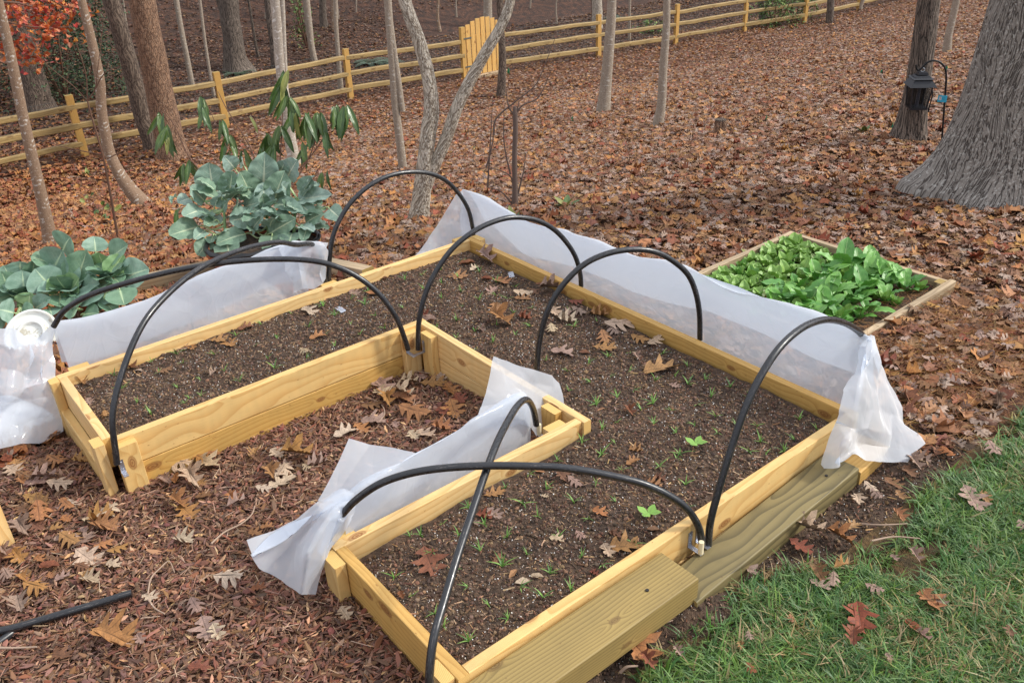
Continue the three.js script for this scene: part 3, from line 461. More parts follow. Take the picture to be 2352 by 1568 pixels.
// print of veins and blotches for a dry leaf (white base, tinted by each leaf)
const dryTex = tex(256, 256, (u, v) => { const w = v - 0.5, m = Math.exp(-Math.pow(w / 0.009, 2)), q = u - Math.abs(w) * 0.9, f = Math.abs((q * 7) % 1 - 0.5), s = sst(0.1 - f, 0, 0.08) * sst(Math.abs(w), 0, 0.06); const n = 0.8 + 0.25 * fbm(u * 7, v * 7, 1) + 0.12 * nz(u * 40, v * 40); const k = clamp(n, 0.4, 1) * (1 - 0.3 * m - 0.22 * s); return [255 * k, 250 * k, 245 * k]; });
const DRY = new THREE.MeshStandardMaterial({ map: dryTex, roughness: 0.72, name: 'dry_leaf' });
const LEAF = { t: [216, 192, 164], m: [180, 150, 134], o: [188, 136, 84], r: [152, 90, 58], b: [146, 102, 70], d: [116, 80, 58] };
const leafColor = (k, l = 0.1) => vary(rgb(...LEAF[k]), l, 0.012);
// surface under a point: soil in the bed, timber, mulch, lawn or ground
const surfaceY = (x, z) => inBed(x, z, 0.03) ? soilY(x, z) : inMulch(x, z) ? mulchY(x, z) : inLawn(x, z) ? lawnY(x, z) + 0.015 : ground(x, z);
function onSurface(x, y) { const d = ray(x, y); let t = 1.5; const p = V3(); for (let i = 0; i < 3000; i++) { p.copy(CAM).addScaledVector(d, t); if (p.y < surfaceY(p.x, p.z)) break; t += 0.006; } return p; }
// ---------------------------------------------------------------- fallen leaf carpet
{
  R = rng(77);
  const near = [], far = [[], [], [], []], G = [];
  for (let i = 0; i < 5; i++) G.push(leafGeo(OAK_HALF, [0.25, 0.5, 0.7, 0.9, 0.6][i], 10 + i));
  for (let i = 0; i < 5; i++) G.push(leafGeo(TULIP_HALF, [0.3, 0.5, 0.7, 0.9, 0.5][i], 30 + i));
  const lists = G.map(() => []);
  const put = (x, z, layer, wild) => {
    const p = V3(x, ground(x, z) + layer, z); if (!inView(p, 0.3)) return;
    const oak = sst(x - 0.35 * (-z) * 0.6 + 0.8 * nz(x * 0.3, 1, z * 0.3), -1.2, 2.6), isOak = R() < oak * 0.8 + 0.12, k = isOak ? Math.floor(R() * 5) : 5 + Math.floor(R() * 5);
    const c = isOak ? pick(['b', 'b', 'r', 'm', 'b', 'b', 'o', 'b', 'm', 'd', 'm', 'b', 'o', 'm']) : pick(['o', 'o', 'r', 'o', 'b', 'r', 'o', 'o', 'r', 'b']);
    const col = leafColor(c, 0.15); const big = nz(x * 0.35, 9, z * 0.35); col.multiplyScalar(((isOak ? 1.28 : 1.2) + 0.14 * big) * (z < -14.3 ? 0.55 : 1)); col.r *= isOak ? 0.95 : 1.04;  // leaves beyond the fence carry the woodland shade as a darker tint
    const til = wild ?? 0.26; lists[k].push({ p, q: quat(rr(-til, til), rr(0, 6.28), rr(-til, til)), s: (isOak ? rr(0.06, 0.105) : rr(0.07, 0.115)), c: col });
  };
  const zone = (x0, x1, z0, z1, dens, ok, lay = 0.03) => { const n = (x1 - x0) * (z1 - z0) * dens; for (let i = 0; i < n; i++) { const x = rr(x0, x1), z = rr(z0, z1); if (!ok || ok(x, z)) put(x, z, rr(-0.006, lay)); } };
  const free = (x, z) => !(x > -0.05 && x < 2.42 && z > -0.06 && z < 2.62) && !inMulch(x, z) && !(z > lawnEdge(x) - 0.05 && x > 0.4) && !(x > 0.3 && x < 2.5 && z > 2.55) && !(x > 3.2 && x < 4.1 && z > 1.08 && z < 2.15);
  zone(-3.5, 9, -5, 3.2, 920, free);
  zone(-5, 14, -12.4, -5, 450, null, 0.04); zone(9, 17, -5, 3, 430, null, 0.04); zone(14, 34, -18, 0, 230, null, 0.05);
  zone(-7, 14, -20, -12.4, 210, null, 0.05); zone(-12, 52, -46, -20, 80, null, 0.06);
  console.log('carpet', lists.reduce((a, l) => a + l.length, 0));
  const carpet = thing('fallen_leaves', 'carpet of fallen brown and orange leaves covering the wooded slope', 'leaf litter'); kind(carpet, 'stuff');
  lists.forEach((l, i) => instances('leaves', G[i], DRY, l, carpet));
}
// ---------------------------------------------------------------- bark mulch chips
{
  R = rng(5);
  const chip = (s) => { const r = rng(s), g = new THREE.CylinderGeometry(0.5, 0.5, 1, 5, 2), p = g.attributes.position; for (let i = 0; i < p.count; i++) { const y = p.getY(i), e = 1 - 0.75 * Math.abs(y) * 1.6; p.setXYZ(i, p.getX(i) * Math.max(0.1, e) * (0.7 + 0.6 * r()) * 0.16 + y * y * 0.1, y, p.getZ(i) * Math.max(0.12, e) * (0.6 + 0.7 * r()) * 0.07); } g.rotateX(Math.PI / 2); g.deleteAttribute('normal'); g.computeVertexNormals(); return g.toNonIndexed(); };
  const G = [1, 2, 3, 4, 5].map((s) => { const g = chip(s); g.computeVertexNormals(); return g; }), L = G.map(() => []);
  const add = (x, z) => { const p = V3(x, mulchY(x, z) + rr(0, 0.02), z); if (!inView(p, 0.2)) return; const k = Math.floor(R() * 5), c = R(), col = c < 0.62 ? vary(rgb(120, 84, 64), 0.26) : c < 0.8 ? vary(rgb(86, 60, 46), 0.28) : c < 0.96 ? vary(rgb(150, 112, 90), 0.2) : vary(rgb(190, 150, 112), 0.15); const s = rr(0.013, 0.046) * (R() < 0.08 ? 1.6 : 1); L[k].push({ p, q: quat(rr(-0.5, 0.5), rr(0, 6.28), rr(-0.6, 0.6)), s: V3(s * rr(0.9, 2.4), s * rr(0.7, 1.6), s * rr(0.7, 1)), c: col }); };
  for (let i = 0; i < 170000; i++) { const x = rr(-2.7, 1.6), z = rr(0.1, 3.6); if (inMulch(x, z) && !(x > XA - 0.01 && z > 1.9)) add(x, z); }
  const m = thing('bark_mulch', 'layer of shredded red brown bark chips in the bay between the bed arms', 'mulch'); kind(m, 'stuff');
  const fibre = new THREE.BoxGeometry(0.05, 0.05, 1), nug = new THREE.DodecahedronGeometry(0.5, 0).scale(1, 0.35, 0.8), fl = [], nl = [];
  for (let i = 0; i < 9000; i++) { const x = rr(-2, 1.55), z = rr(0.15, 3.4); if (!inMulch(x, z) || (x > XA - 0.01 && z > 1.9)) continue; const p = V3(x, mulchY(x, z) + rr(0.008, 0.026), z); if (!inView(p, 0.1)) continue; if (i % 14 === 0) { const s = rr(0.012, 0.04); nl.push({ p, q: quat(rr(-0.4, 0.4), rr(0, 6.28), rr(-0.4, 0.4)), s, c: vary(rgb(112, 74, 62), 0.2) }); } else { const s = rr(0.02, 0.07); fl.push({ p, q: quat(rr(-0.3, 0.3), rr(0, 6.28), 0), s: V3(0.03, 0.03, s), c: vary(pick([rgb(160, 126, 104), rgb(112, 80, 62), rgb(190, 160, 134), rgb(132, 98, 78)]), 0.2) }); } }
  const mat = new THREE.MeshStandardMaterial({ roughness: 0.9 }); instances('fibres', fibre, mat, fl, m); instances('nuggets', nug, mat, nl, m); L.forEach((l, i) => instances('chips', G[i], mat, l, m));
}
// ---------------------------------------------------------------- potting soil crumbs and white perlite
{
  R = rng(6);
  const clod = (s) => { const r = rng(s), g = new THREE.IcosahedronGeometry(1, 0), p = g.attributes.position, seen = {}; for (let i = 0; i < p.count; i++) { const k = [p.getX(i), p.getY(i), p.getZ(i)].map((v) => v.toFixed(2)).join(); seen[k] ??= [0.6 + 0.7 * r(), 0.5 + 0.5 * r()]; p.setXYZ(i, p.getX(i) * seen[k][0], p.getY(i) * seen[k][1], p.getZ(i) * seen[k][0]); } g.computeVertexNormals(); g.deleteAttribute('uv'); return g; };
  const G = [clod(1), clod(2), clod(3)], L = [[], [], [], []], fib = new THREE.BoxGeometry(1, 0.10, 0.14); const bits = [];
  const put = (x, z, y0) => { const q = quat(rr(0, 6), rr(0, 6), rr(0, 6)), u = R();
    if (u < 0.70) { const s = Math.pow(R(), 4) * 0.007 + 0.0016; L[Math.floor(R() * 3)].push({ p: V3(x, y0 + s * 0.3, z), q, s, c: vary(pick([rgb(88, 68, 54), rgb(108, 84, 66), rgb(68, 53, 42), rgb(126, 100, 80)]), 0.25) }); }
    else if (u < 0.79) { const s = Math.pow(R(), 3) * 0.0022 + 0.0010; L[3].push({ p: V3(x, y0 + s * 0.6, z), q, s, c: vary(rgb(226, 222, 214), 0.08) }); }
    else { const s = rr(0.005, 0.018) * (R() < 0.06 ? 2.2 : 1); bits.push({ p: V3(x, y0 + 0.002, z), q: quat(rr(-0.3, 0.3), rr(0, 6.3), rr(-0.25, 0.25)), s: V3(s, s * 0.6, s), c: vary(pick([rgb(96, 70, 54), rgb(70, 52, 42), rgb(168, 136, 104), rgb(120, 88, 66)]), 0.25) }); } };
  for (let i = 0; i < 130000; i++) { const x = rr(0.02, 2.33), z = rr(0.02, 2.55); if (inBed(x, z, 0.04)) put(x, z, soilY(x, z)); }
  for (let i = 0; i < 9000; i++) { const x = rr(0.4, 2.7), z = rr(2.7, 3.05); if (z < lawnEdge(x) + 0.06) put(x, z, stripY(x, z) + 0.002); }
  const t = thing('soil_crumbs', 'crumbs, bark bits and white perlite grains over the dark bed soil', 'soil'); kind(t, 'stuff');
  const mat = new THREE.MeshStandardMaterial({ roughness: 0.95 });
  instances('crumbs', G[0], mat, L[0], t); instances('crumbs', G[1], mat, L[1], t); instances('crumbs', G[2], mat, L[2], t); instances('perlite', G[1], mat, L[3], t); instances('bark_bits', fib, mat, bits, t);
}
// ---------------------------------------------------------------- lawn grass and pine straw
{
  R = rng(8);
  const tuft = (s) => { const r = rng(s), pos = [], idx = [], nor = []; for (let b = 0; b < 9; b++) { const a = r() * 6.28, h = 0.5 + 0.6 * r(), lean = 0.3 + 1.0 * r(), ox = (r() - 0.5) * 0.5, oz = (r() - 0.5) * 0.5, w = 0.03 + 0.025 * r(), c = Math.cos(a), sn = Math.sin(a), b0 = pos.length / 3; for (let k = 0; k <= 4; k++) { const t = k / 4, out = lean * t * t * h, y = h * (t - 0.35 * lean * t * t), ww = w * (1 - t * t * 0.95); for (const s2 of [-1, 1]) { pos.push(ox + c * out - sn * ww * s2, y, oz + sn * out + c * ww * s2); nor.push(-c * 0.5 - sn * 0.3 * s2, 0.8, -sn * 0.5 + c * 0.3 * s2); } } for (let k = 0; k < 4; k++) { const a0 = b0 + k * 2; idx.push(a0, a0 + 2, a0 + 1, a0 + 1, a0 + 2, a0 + 3); } } const g = new THREE.BufferGeometry(); g.setAttribute('position', new THREE.Float32BufferAttribute(pos, 3)); g.setIndex(idx); g.computeVertexNormals(); return g; };
  const G = [1, 2, 3, 4].map(tuft), L = G.map(() => []), dry = [];
  const gm = new THREE.MeshPhysicalMaterial({ roughness: 0.55, transmission: 0.25, thickness: 0 });
  for (let i = 0; i < 60000; i++) {
    const x = rr(0.5, 5.2), z = rr(2.6, 4.4); if (!inLawn(x, z)) continue;
    const e = z - lawnEdge(x), bare = fbm(x * 1.7, 3, z * 1.7, 3), thin = sst(e + 0.09 * nz(x * 5, 2, z * 5), -0.02, 0.2) * sst(bare, -0.42, -0.12) * (1 - 0.45 * sst(x - z * 0.2, 2.2, 3.2)); if (R() > thin) continue;
    const p = V3(x, lawnY(x, z), z); if (!inView(p, 0.15)) continue;
    const u = R(), straw = sst(fbm(x * 2.3, 8, z * 2.3, 3), 0.02, 0.35); const c = u < 0.07 + 0.22 * straw ? vary(rgb(160, 140, 92), 0.15) : u < 0.55 ? vary(rgb(104, 136, 58), 0.2, 0.02) : vary(rgb(72, 112, 48), 0.2, 0.02);
    const s = rr(0.03, 0.07); L[Math.floor(R() * 4)].push({ p, q: quat(rr(-0.3, 0.3), rr(0, 6.28), rr(-0.3, 0.3)), s: V3(s * 1.2, s * rr(0.7, 1.3), s * 1.2), c });
  }
  const t = thing('lawn_grass', 'short green grass blades with dry patches beside the timbers', 'grass'); kind(t, 'stuff'); L.forEach((l, i) => instances('blades', G[i], gm, l, t));
  const needle = new THREE.BoxGeometry(1, 0.008, 0.008), N = [];
  for (let i = 0; i < 12000; i++) { const x = rr(2.4, 4.8), z = rr(1.9, 3.2), w = Math.exp(-Math.pow((z - 2.5) / 0.36, 2)) * sst(x, 2.4, 2.9) * (1 - sst(x, 3.6, 4.6)); if (R() > w || inLawn(x, z) && R() < 0.6) continue; N.push({ p: V3(x, ground(x, z) + rr(0.01, 0.04), z), q: quat(rr(-0.2, 0.2), rr(0, 6.28), rr(-0.2, 0.2)), s: rr(0.07, 0.16), c: vary(pick([rgb(150, 104, 62), rgb(120, 80, 50), rgb(178, 134, 86)]), 0.15) }); }
  const ps = thing('pine_straw', 'loose brown pine needles on the ground right of the wrapped corner', 'pine straw'); kind(ps, 'stuff'); instances('needles', needle, new THREE.MeshStandardMaterial({ roughness: 0.8 }), N, ps);
}
// ---------------------------------------------------------------- single fallen leaves and seedlings, surveyed from the photograph
{
  R = rng(91);
  const flat = []; for (let i = 0; i < 8; i++) flat.push(leafGeo(OAK_HALF, [0.25, 0.45, 0.65, 0.4, 0.8, 0.3, 1.0, 0.6][i], 60 + i));
  const oval = [leafGeo(OVAL_HALF, 0.4, 80), leafGeo(OVAL_HALF, 0.7, 81)];
  const NAMES = { t: 'pale tan', m: 'greyish mauve', o: 'orange tan', r: 'rust red', b: 'dark brown', d: 'dark brown' };
  const MARKS = [[300, 1362, 'the loose black pipe end'], [240, 1130, 'the front left posts'], [620, 1290, 'the crumpled plastic end'], [20, 1200, 'the left edge post'], [60, 1040, 'the white bag'], [760, 1030, 'the standing plastic flap'], [450, 1080, 'the inner long board'], [520, 1420, 'the big curled leaf'], [800, 1500, 'the near arm board'],
    [945, 880, 'the inner corner posts'], [1090, 950, 'the wrapped elbow'], [760, 950, 'the long inner board'], [1090, 580, 'the back corner post'], [1335, 660, 'the first right board hoop'], [1607, 780, 'the second right board hoop'], [1900, 950, 'the right corner'], [1240, 850, 'the half hidden hoop'], [960, 740, 'the inner corner bracket'], [1350, 960, 'the free elbow end'], [1610, 1030, 'the larger weed seedling'], [1490, 1190, 'the smaller weed seedling'], [1612, 1200, 'the front hoop bracket'], [830, 1250, 'the near arm end'], [1060, 1500, 'the bottom corner'], [1100, 1200, 'the bowed pipe'], [1300, 1100, 'the crossing of the pipes'], [700, 690, 'the back left board'], [280, 900, 'the left arm end board'], [600, 850, 'the inner long board top'],
    [1990, 1090, 'the timber end'], [1600, 1340, 'the front timber end'], [1850, 1180, 'the greenish timber'], [2080, 1080, 'the short yellow timber'], [2250, 1130, 'the right lawn edge'], [1950, 1450, 'the front lawn'], [1700, 1330, 'the lawn border'], [2200, 1400, 'the lawn corner'], [1480, 1500, 'the front timber']];
  const nearest = (x, y, d) => MARKS.reduce((b, m) => { const q = Math.hypot(m[0] - x, (m[1] - y) * 1.5); return q < b[0] ? [q, m[2]] : b; }, [1e9, ''])[1];
  const place = (list, k, ox, oy, where, group, lift) => list.trim().split(' ').forEach((s) => {
    const [zx, zy, len, ang, c, shape, special] = s.split(','), x = ox + k * zx, y = oy + k * zy, p = onSurface(x, y); p.y = surfaceY(p.x, p.z) + lift;
    const a = (+ang) * Math.PI / 180, q2 = onY(x + 20 * Math.cos(a), y + 20 * Math.sin(a), p.y), dir = q2.sub(p), turn = -Math.atan2(dir.z, dir.x), size = clamp((+len) * k * depth(p) / F * 1.32, 0.035, 0.2);
    const ov = shape === 'v', g = ov ? pick(oval) : pick(flat), o = mesh(ov ? 'fallen_leaf' : 'oak_leaf', g, new THREE.MeshStandardMaterial({ map: dryTex, roughness: 0.7, color: leafColor(c, 0.08) }));
    o.position.copy(p); o.rotation.set(rr(-0.15, 0.15), turn, rr(-0.12, 0.12), 'YXZ'); o.scale.setScalar(size);
    tag(o, special ? special.replace(/_/g, ' ') : `${size > 0.13 ? 'large' : size < 0.075 ? 'small' : 'medium'} ${NAMES[c]} ${ov ? 'oval' : 'oak'} leaf ${where} near ${nearest(x, y)}`, 'leaf', group);
  });
  const K = 0.3418;
  const M1 = '235,250,160,-30,m 410,265,150,-35,t 270,460,200,90,o 150,560,170,60,m,,pale_oak_leaf_beside_the_short_post_at_the_left_edge 270,390,150,0,o 150,430,120,10,b 440,410,110,-40,m 450,490,100,30,o 670,490,170,-40,o 700,550,200,-10,o 590,750,210,10,t,,large_pale_tan_oak_leaf_above_the_end_of_the_black_pipe 560,640,150,-70,m 480,640,180,10,o 800,710,120,-60,o 340,820,130,-30,r,v 430,890,100,-50,m 610,910,140,-10,t 240,960,150,-20,o 140,1060,170,80,m 1010,1020,110,-20,t 1190,400,170,20,o 1260,440,170,20,o 1600,400,130,-50,m 1560,350,90,40,o 1230,640,150,-10,t 1530,850,70,60,o 1540,900,180,-30,t 1390,1230,230,70,m,,largest_grey_mauve_oak_leaf_on_the_front_mulch 1460,1250,130,60,t 1320,1090,150,50,m 760,1300,300,-15,o,,long_curled_orange_tan_leaf_near_the_front_edge 950,1300,100,60,m 1340,1500,130,-40,r 1290,230,200,60,t 1190,230,120,90,o,v 1400,120,180,0,t 1200,130,160,-30,t 1120,230,100,10,m 1890,250,180,-60,t 1820,200,150,40,o 1900,150,130,-60,m 2130,120,130,-50,m 1860,50,120,10,t 1990,80,210,-25,o 2320,1130,120,40,t 540,100,110,-30,o 380,110,150,10,o 90,160,140,20,t 170,210,120,0,b 60,870,120,50,m 700,60,110,20,t 1440,60,100,-20,o 420,1420,140,-20,b 2080,640,100,-10,b 1740,960,90,-40,r 130,740,150,50,o 490,400,90,30,t';
  place(M1, K, 0, 1034, 'on the mulch', 'fallen leaves on the front mulch', 0.022);
  let extra = ''; for (let i = 0; i < 46; i++) { const u = R(), x = u < 0.6 ? rr(0, 900) : rr(600, 2200), y = u < 0.6 ? rr(60, 900) : rr(20, 620); if (y < 330 && x > 560 && x < 1000) continue; extra += ` ${x.toFixed(0)},${y.toFixed(0)},${rr(60, 150).toFixed(0)},${rr(-90, 90).toFixed(0)},${pick(['t', 'o', 'm', 'b', 'o', 't'])}`; }
  place(extra, K, 0, 1034, 'on the mulch', 'fallen leaves on the front mulch', 0.022);
  const M2 = '300,1110,170,20,m 480,1095,120,-20,t 640,1090,160,-30,o 760,1130,140,30,o 430,1170,150,0,t 300,1160,150,40,t 440,1200,150,-15,o 520,1300,240,-10,o,,long_orange_tan_leaf_in_the_inner_bay_before_the_plastic 330,1210,150,80,o 700,1280,100,20,r 780,1260,180,60,o 240,1350,150,-30,m 590,1430,130,-10,t 690,1390,130,-20,o 160,1390,120,10,o 510,1440,110,30,t 390,1370,70,60,m 50,1430,150,-50,t 820,1190,130,40,r 560,1060,100,10,m 690,1050,110,50,t 230,1250,120,-40,b';
  place(M2, K, 775, 516.8, 'on the inner mulch', 'fallen leaves on the inner mulch', 0.022);
  const S1a = '890,170,140,45,b 960,150,120,60,b 990,235,150,30,m 870,270,100,0,r,v 800,350,130,0,o 1005,375,80,10,r,v 1100,380,130,30,o 1130,300,80,20,b 1035,455,110,-40,m 1065,560,120,60,o 1080,655,190,20,o 1250,630,90,0,r 960,710,70,40,m 1360,405,60,0,r,v 1430,445,150,0,m 1240,470,120,-10,t 1240,500,100,0,o 1450,590,110,40,t 1530,650,130,0,t 1600,530,90,-10,r 1620,590,100,10,m 1760,560,160,20,o 1750,610,120,0,o 1880,690,230,-20,t,,large_pale_oak_leaf_on_soil_near_the_right_board 1440,710,100,70,t 2030,780,120,10,o 2130,800,130,-40,t 2060,740,120,10,r 2170,750,90,40,r 2300,830,120,20,o 1790,770,130,60,o 1790,830,140,0,o 1660,865,70,0,b,v 1505,870,140,0,m 2170,985,220,-10,o 2010,890,70,60,m 1960,1260,100,60,r 2260,1085,70,10,m 110,460,90,20,m 310,370,60,0,b,v 240,470,100,0,o,v 600,655,130,0,m,v 590,625,80,20,r 920,300,80,-30,t 1560,600,100,-30,m 1850,720,110,40,m 1930,640,120,60,o 2000,700,100,-40,b 1840,560,130,40,o 1690,500,110,20,t 1320,450,90,30,b';
  place(S1a, K, 775, 516.8, 'on bed soil', 'fallen leaves on the soil behind', 0.004);
  const S2 = '615,750,250,65,r,,big_rust_brown_oak_leaf_on_the_soil_left_of_the_bowed_pipe 1050,300,130,-20,o 1510,185,120,50,b 1590,230,110,20,m 1350,150,80,0,o,v 1050,430,120,30,m 980,455,100,0,r 930,500,60,60,m 1760,430,110,20,o 1470,605,90,0,t 1630,585,80,30,m 1930,670,210,-15,o,,large_orange_tan_oak_leaf_on_soil_beside_the_near_board 1810,680,120,60,t 1070,750,90,-60,b 1180,840,80,-50,o,v 1240,895,90,-20,t,v 1340,865,80,0,t,v 1390,315,50,0,t 1980,90,90,-30,o 2000,10,90,-10,o 430,980,60,60,r 2120,240,100,0,o 2160,200,80,10,b 1860,580,90,20,b 2120,540,80,-10,b,v 700,420,70,-60,b 1720,840,60,10,r';
  place(S2, K, 775, 1034, 'on the near soil', 'fallen leaves on the soil of the near arm', 0.004);
  const S3 = '480,1020,110,30,o 560,1060,80,60,o 900,920,150,-30,o,v 870,960,100,10,b 930,985,60,10,t,v 1230,830,80,30,m 1280,820,90,60,o 1470,780,120,-10,o 1540,800,130,40,o 1440,1010,80,-40,m 2070,590,120,20,t 2045,860,80,30,t 1110,990,80,-30,b 600,1190,80,60,m 705,1280,70,80,o 520,1060,90,-20,m 1650,700,90,-20,b 2130,760,100,-20,o';
  place(S3, K, 0, 516.8, 'on the left arm soil', 'fallen leaves on the soil of the left arm', 0.004);
  const G1 = '890,590,200,-20,t,,pale_pinkish_oak_leaf_on_dark_soil_below_the_timber 1990,360,220,20,m,,grey_pink_oak_leaf_high_on_the_grass_at_the_right 2080,350,100,30,o 960,870,140,30,b 1125,840,120,-60,o 970,950,130,-20,m 1060,920,110,90,m 1600,760,120,20,m 1330,980,110,-30,m 1470,770,60,0,m 1700,1060,200,10,o 1760,1065,110,10,m 1230,1170,240,70,r,,largest_rust_brown_oak_leaf_standing_in_the_grass 1200,1290,150,80,r 1590,1235,120,0,r,v 510,1520,90,10,r 2250,1250,100,60,b 470,840,150,-20,m 520,740,70,30,o 840,690,150,-20,r 1190,555,110,-60,o 1090,640,180,-10,o 1230,370,110,80,t 1460,260,130,0,b 1510,340,80,10,o 200,970,100,10,o 60,720,120,20,b 1350,340,90,10,m 1650,1310,110,-10,m 440,1360,60,50,o 780,1180,60,40,o 500,1300,70,60,m 20,1400,80,30,m 1430,1440,50,20,m 1600,130,130,10,m 1650,100,110,-20,m 1570,180,120,20,b 2130,40,140,20,m 2330,560,100,10,m 1310,300,110,0,t 1500,480,110,10,o';
  place(G1, K, 1548, 1034, 'by the lawn', 'fallen leaves by the lawn', 0.028);
  place('960,840,280,25,o,,long_orange_tan_oak_leaf_on_the_grass_at_the_front_edge 890,780,170,70,o 1010,900,90,20,r'.replace(/(\d+),(\d+),/g, (m, a, b) => `${a},${b},`), 0.5, 980, 1086, 'at the front grass edge', 'fallen leaves at the front lawn edge', 0.03);
  // seedlings: tufts of narrow upright leaves
  const blade = (r, len, lean, a, w) => { const pos = [], idx = []; for (let k = 0; k <= 5; k++) { const t = k / 5, o = lean * t * t * len, y = len * (t - 0.25 * lean * t * t), ww = w * (k === 0 ? 0.5 : Math.sin(Math.PI * (0.25 + 0.75 * t * 0.97))); for (const s of [-1, 0, 1]) pos.push(Math.cos(a) * o - Math.sin(a) * ww * s, y - (s === 0 ? 0.25 * ww : 0), Math.sin(a) * o + Math.cos(a) * ww * s); } for (let k = 0; k < 5; k++) for (let j = 0; j < 2; j++) { const b = k * 3 + j; idx.push(b, b + 3, b + 1, b + 1, b + 3, b + 4); } const g = new THREE.BufferGeometry(); g.setAttribute('position', new THREE.Float32BufferAttribute(pos, 3)); g.setIndex(idx); g.computeVertexNormals(); return g; };
  const sm = [rgb(104, 148, 62), rgb(126, 164, 76), rgb(88, 128, 60)].map((c) => new THREE.MeshPhysicalMaterial({ color: c, roughness: 0.5, transmission: 0.2, thickness: 0 }));
  const protos = [];
  for (let v = 0; v < 6; v++) { const r = rng(300 + v), t = new THREE.Group(), n = 3 + Math.floor(r() * 4); for (let b = 0; b < n; b++) { const m = new THREE.Mesh(blade(r, 0.026 + 0.028 * r(), 0.25 + 1.1 * r(), r() * 6.28, 0.0022 + 0.0012 * r()), sm[Math.floor(r() * 3)]); m.name = 'leaf'; t.add(m); } protos.push(t); }
  const sow = (list, ox, oy, where, group) => list.trim().split(' ').forEach((s) => { const [a, b] = s.split(',').map(Number), p = onSurface(ox + K * a, oy + K * b + 4); const t = pick(protos).clone(); t.name = numbered('seedling'); scene.add(t); t.position.set(p.x, soilY(p.x, p.z) - 0.002, p.z); t.rotation.y = rr(0, 6.28); t.scale.setScalar(rr(0.65, 1.15)); tag(t, `tufted green seedling in the ${where}, near ${nearest(ox + K * a, oy + K * b)}`, 'seedling', group); });
  sow('765,1005 820,1095 920,1190 1015,1270 1070,990 1190,1090 1230,920 1345,1035 1185,860 1440,865 1510,970 1610,1050 1270,1160 1350,1140 1585,735 1710,805 1860,755 1800,890 1755,665 1960,590 2075,680 2180,730 2250,810 1845,960 2060,890 2170,540 2250,600 1015,920 1240,1190', 0, 516.8, 'left arm', 'seedlings in the left arm');
  sow('90,490 205,445 185,530 255,605 90,660 150,735 320,690 440,550 455,365 570,330 695,295 835,240 955,310 810,345 700,385 575,420 830,440 700,485 845,540 900,590 1070,380 1195,410 1065,470 1140,490 950,500 1180,590 1070,665 1295,675 800,635 670,685 925,710 800,755 930,830 1045,785 1195,730 1310,555 1455,520 1555,570 1590,680 1745,645 1400,905 1545,975 1690,920 1820,880 1965,855 2185,860 1835,1010 1965,975 2135,1040 2270,1010 1700,1055 1555,1110 1740,1205 1880,1155 1990,1110 2120,1200 2245,1245 2040,1240 1880,1320 1780,1370 2125,1330 2270,1390 1645,1455 1865,1460 1770,1530 2300,1540', 775, 516.8, 'rear bed', 'seedlings in the rear section');
  sow('90,945 95,1065 210,1030 380,1085 510,1165 250,1150 155,1205 280,1285 15,1395 140,1340 420,1350 560,1350 295,1395 840,1305 960,1365 580,1455 505,1520 740,1520 620,1535 810,1440', 1548, 516.8, 'right bed', 'seedlings in the right corner');
  sow('490,575 560,570 815,570 710,490 990,500 880,385 1130,250 1285,160 1480,65 1250,360 1405,260 1590,350 1740,225 1870,340 1775,30 2165,110 2190,310 1690,460 1140,580 1490,580 960,675 1275,700 1110,780 1430,820 1640,710 1780,770 380,850 510,970 880,920 1015,1040 1145,1130 1385,995 1570,940 655,1095 715,1180 880,1280 640,680 790,800 1230,920 2280,50 2340,230 2340,390 1910,130 1345,440 2000,630 1620,150', 775, 1034, 'near arm', 'seedlings in the near arm');
  // two broad leaved weed seedlings
  const lf = new THREE.MeshPhysicalMaterial({ color: rgb(132, 176, 78), roughness: 0.45, transmission: 0.2, thickness: 0 });
  for (const [x, y, where] of [[1598, 1030, 'near the middle of the right section'], [1490, 1190, 'beside the near board']]) { const p = onSurface(x, y), t = thing('weed_seedling', `bright green broad leaved seedling ${where}`, 'seedling', [p.x, soilY(p.x, p.z), p.z]); for (let k = 0; k < 4; k++) { const m = mesh('leaf', leafGeo(OVAL_HALF, 0.3, 90 + k, 0.02).translate(0.5, 0, 0), lf, t); m.scale.set(0.05, 0.05, 0.075); m.rotation.set(0, k * 1.6 + 0.3, 0.35, 'YXZ'); m.position.y = 0.012 + k * 0.004; } }
}
// ---------------------------------------------------------------- broad leaved garden plants
const leafTex = (base, deep, vein, nv, pale = 0) => tex(256, 256, (u, v) => {
  const w = v - 0.5, a = Math.abs(w), mid = Math.exp(-Math.pow(w / (0.036 * (1.2 - u)), 2)), q = u - a * 0.75 + 0.012 * nz(u * 6, v * 6), f = Math.abs(((q * nv) % 1 + 1) % 1 - 0.5), side = sst(0.05 - f, 0, 0.045) * sst(0.5 - a, 0.05, 0.5), net = sst(Math.abs(nz(u * 26, v * 26, 4)), 0.05, 0);
  let c = mix3(base, deep, clamp(0.45 + 0.9 * fbm(u * 4, v * 4, 2) + 0.25 * nz(u * 30, v * 30), 0, 1)); c = mix3(c, vein, clamp(mid + side * 0.8 * (1 - u * 0.4) + net * 0.12, 0, 1)); return c;
});
const foliage = (map, rough = 0.5, tr = 0.18, bump) => new THREE.MeshPhysicalMaterial({ map, roughness: rough, transmission: tr, thickness: 0, bumpMap: bump ?? map, bumpScale: 0.003 });
const COLLARD = [foliage(leafTex([140, 168, 150], [104, 134, 118], [214, 224, 194], 6), 0.66), foliage(leafTex([126, 156, 130], [90, 120, 100], [200, 214, 176], 7), 0.66), foliage(leafTex([152, 176, 164], [118, 146, 134], [216, 226, 202], 6), 0.66)];
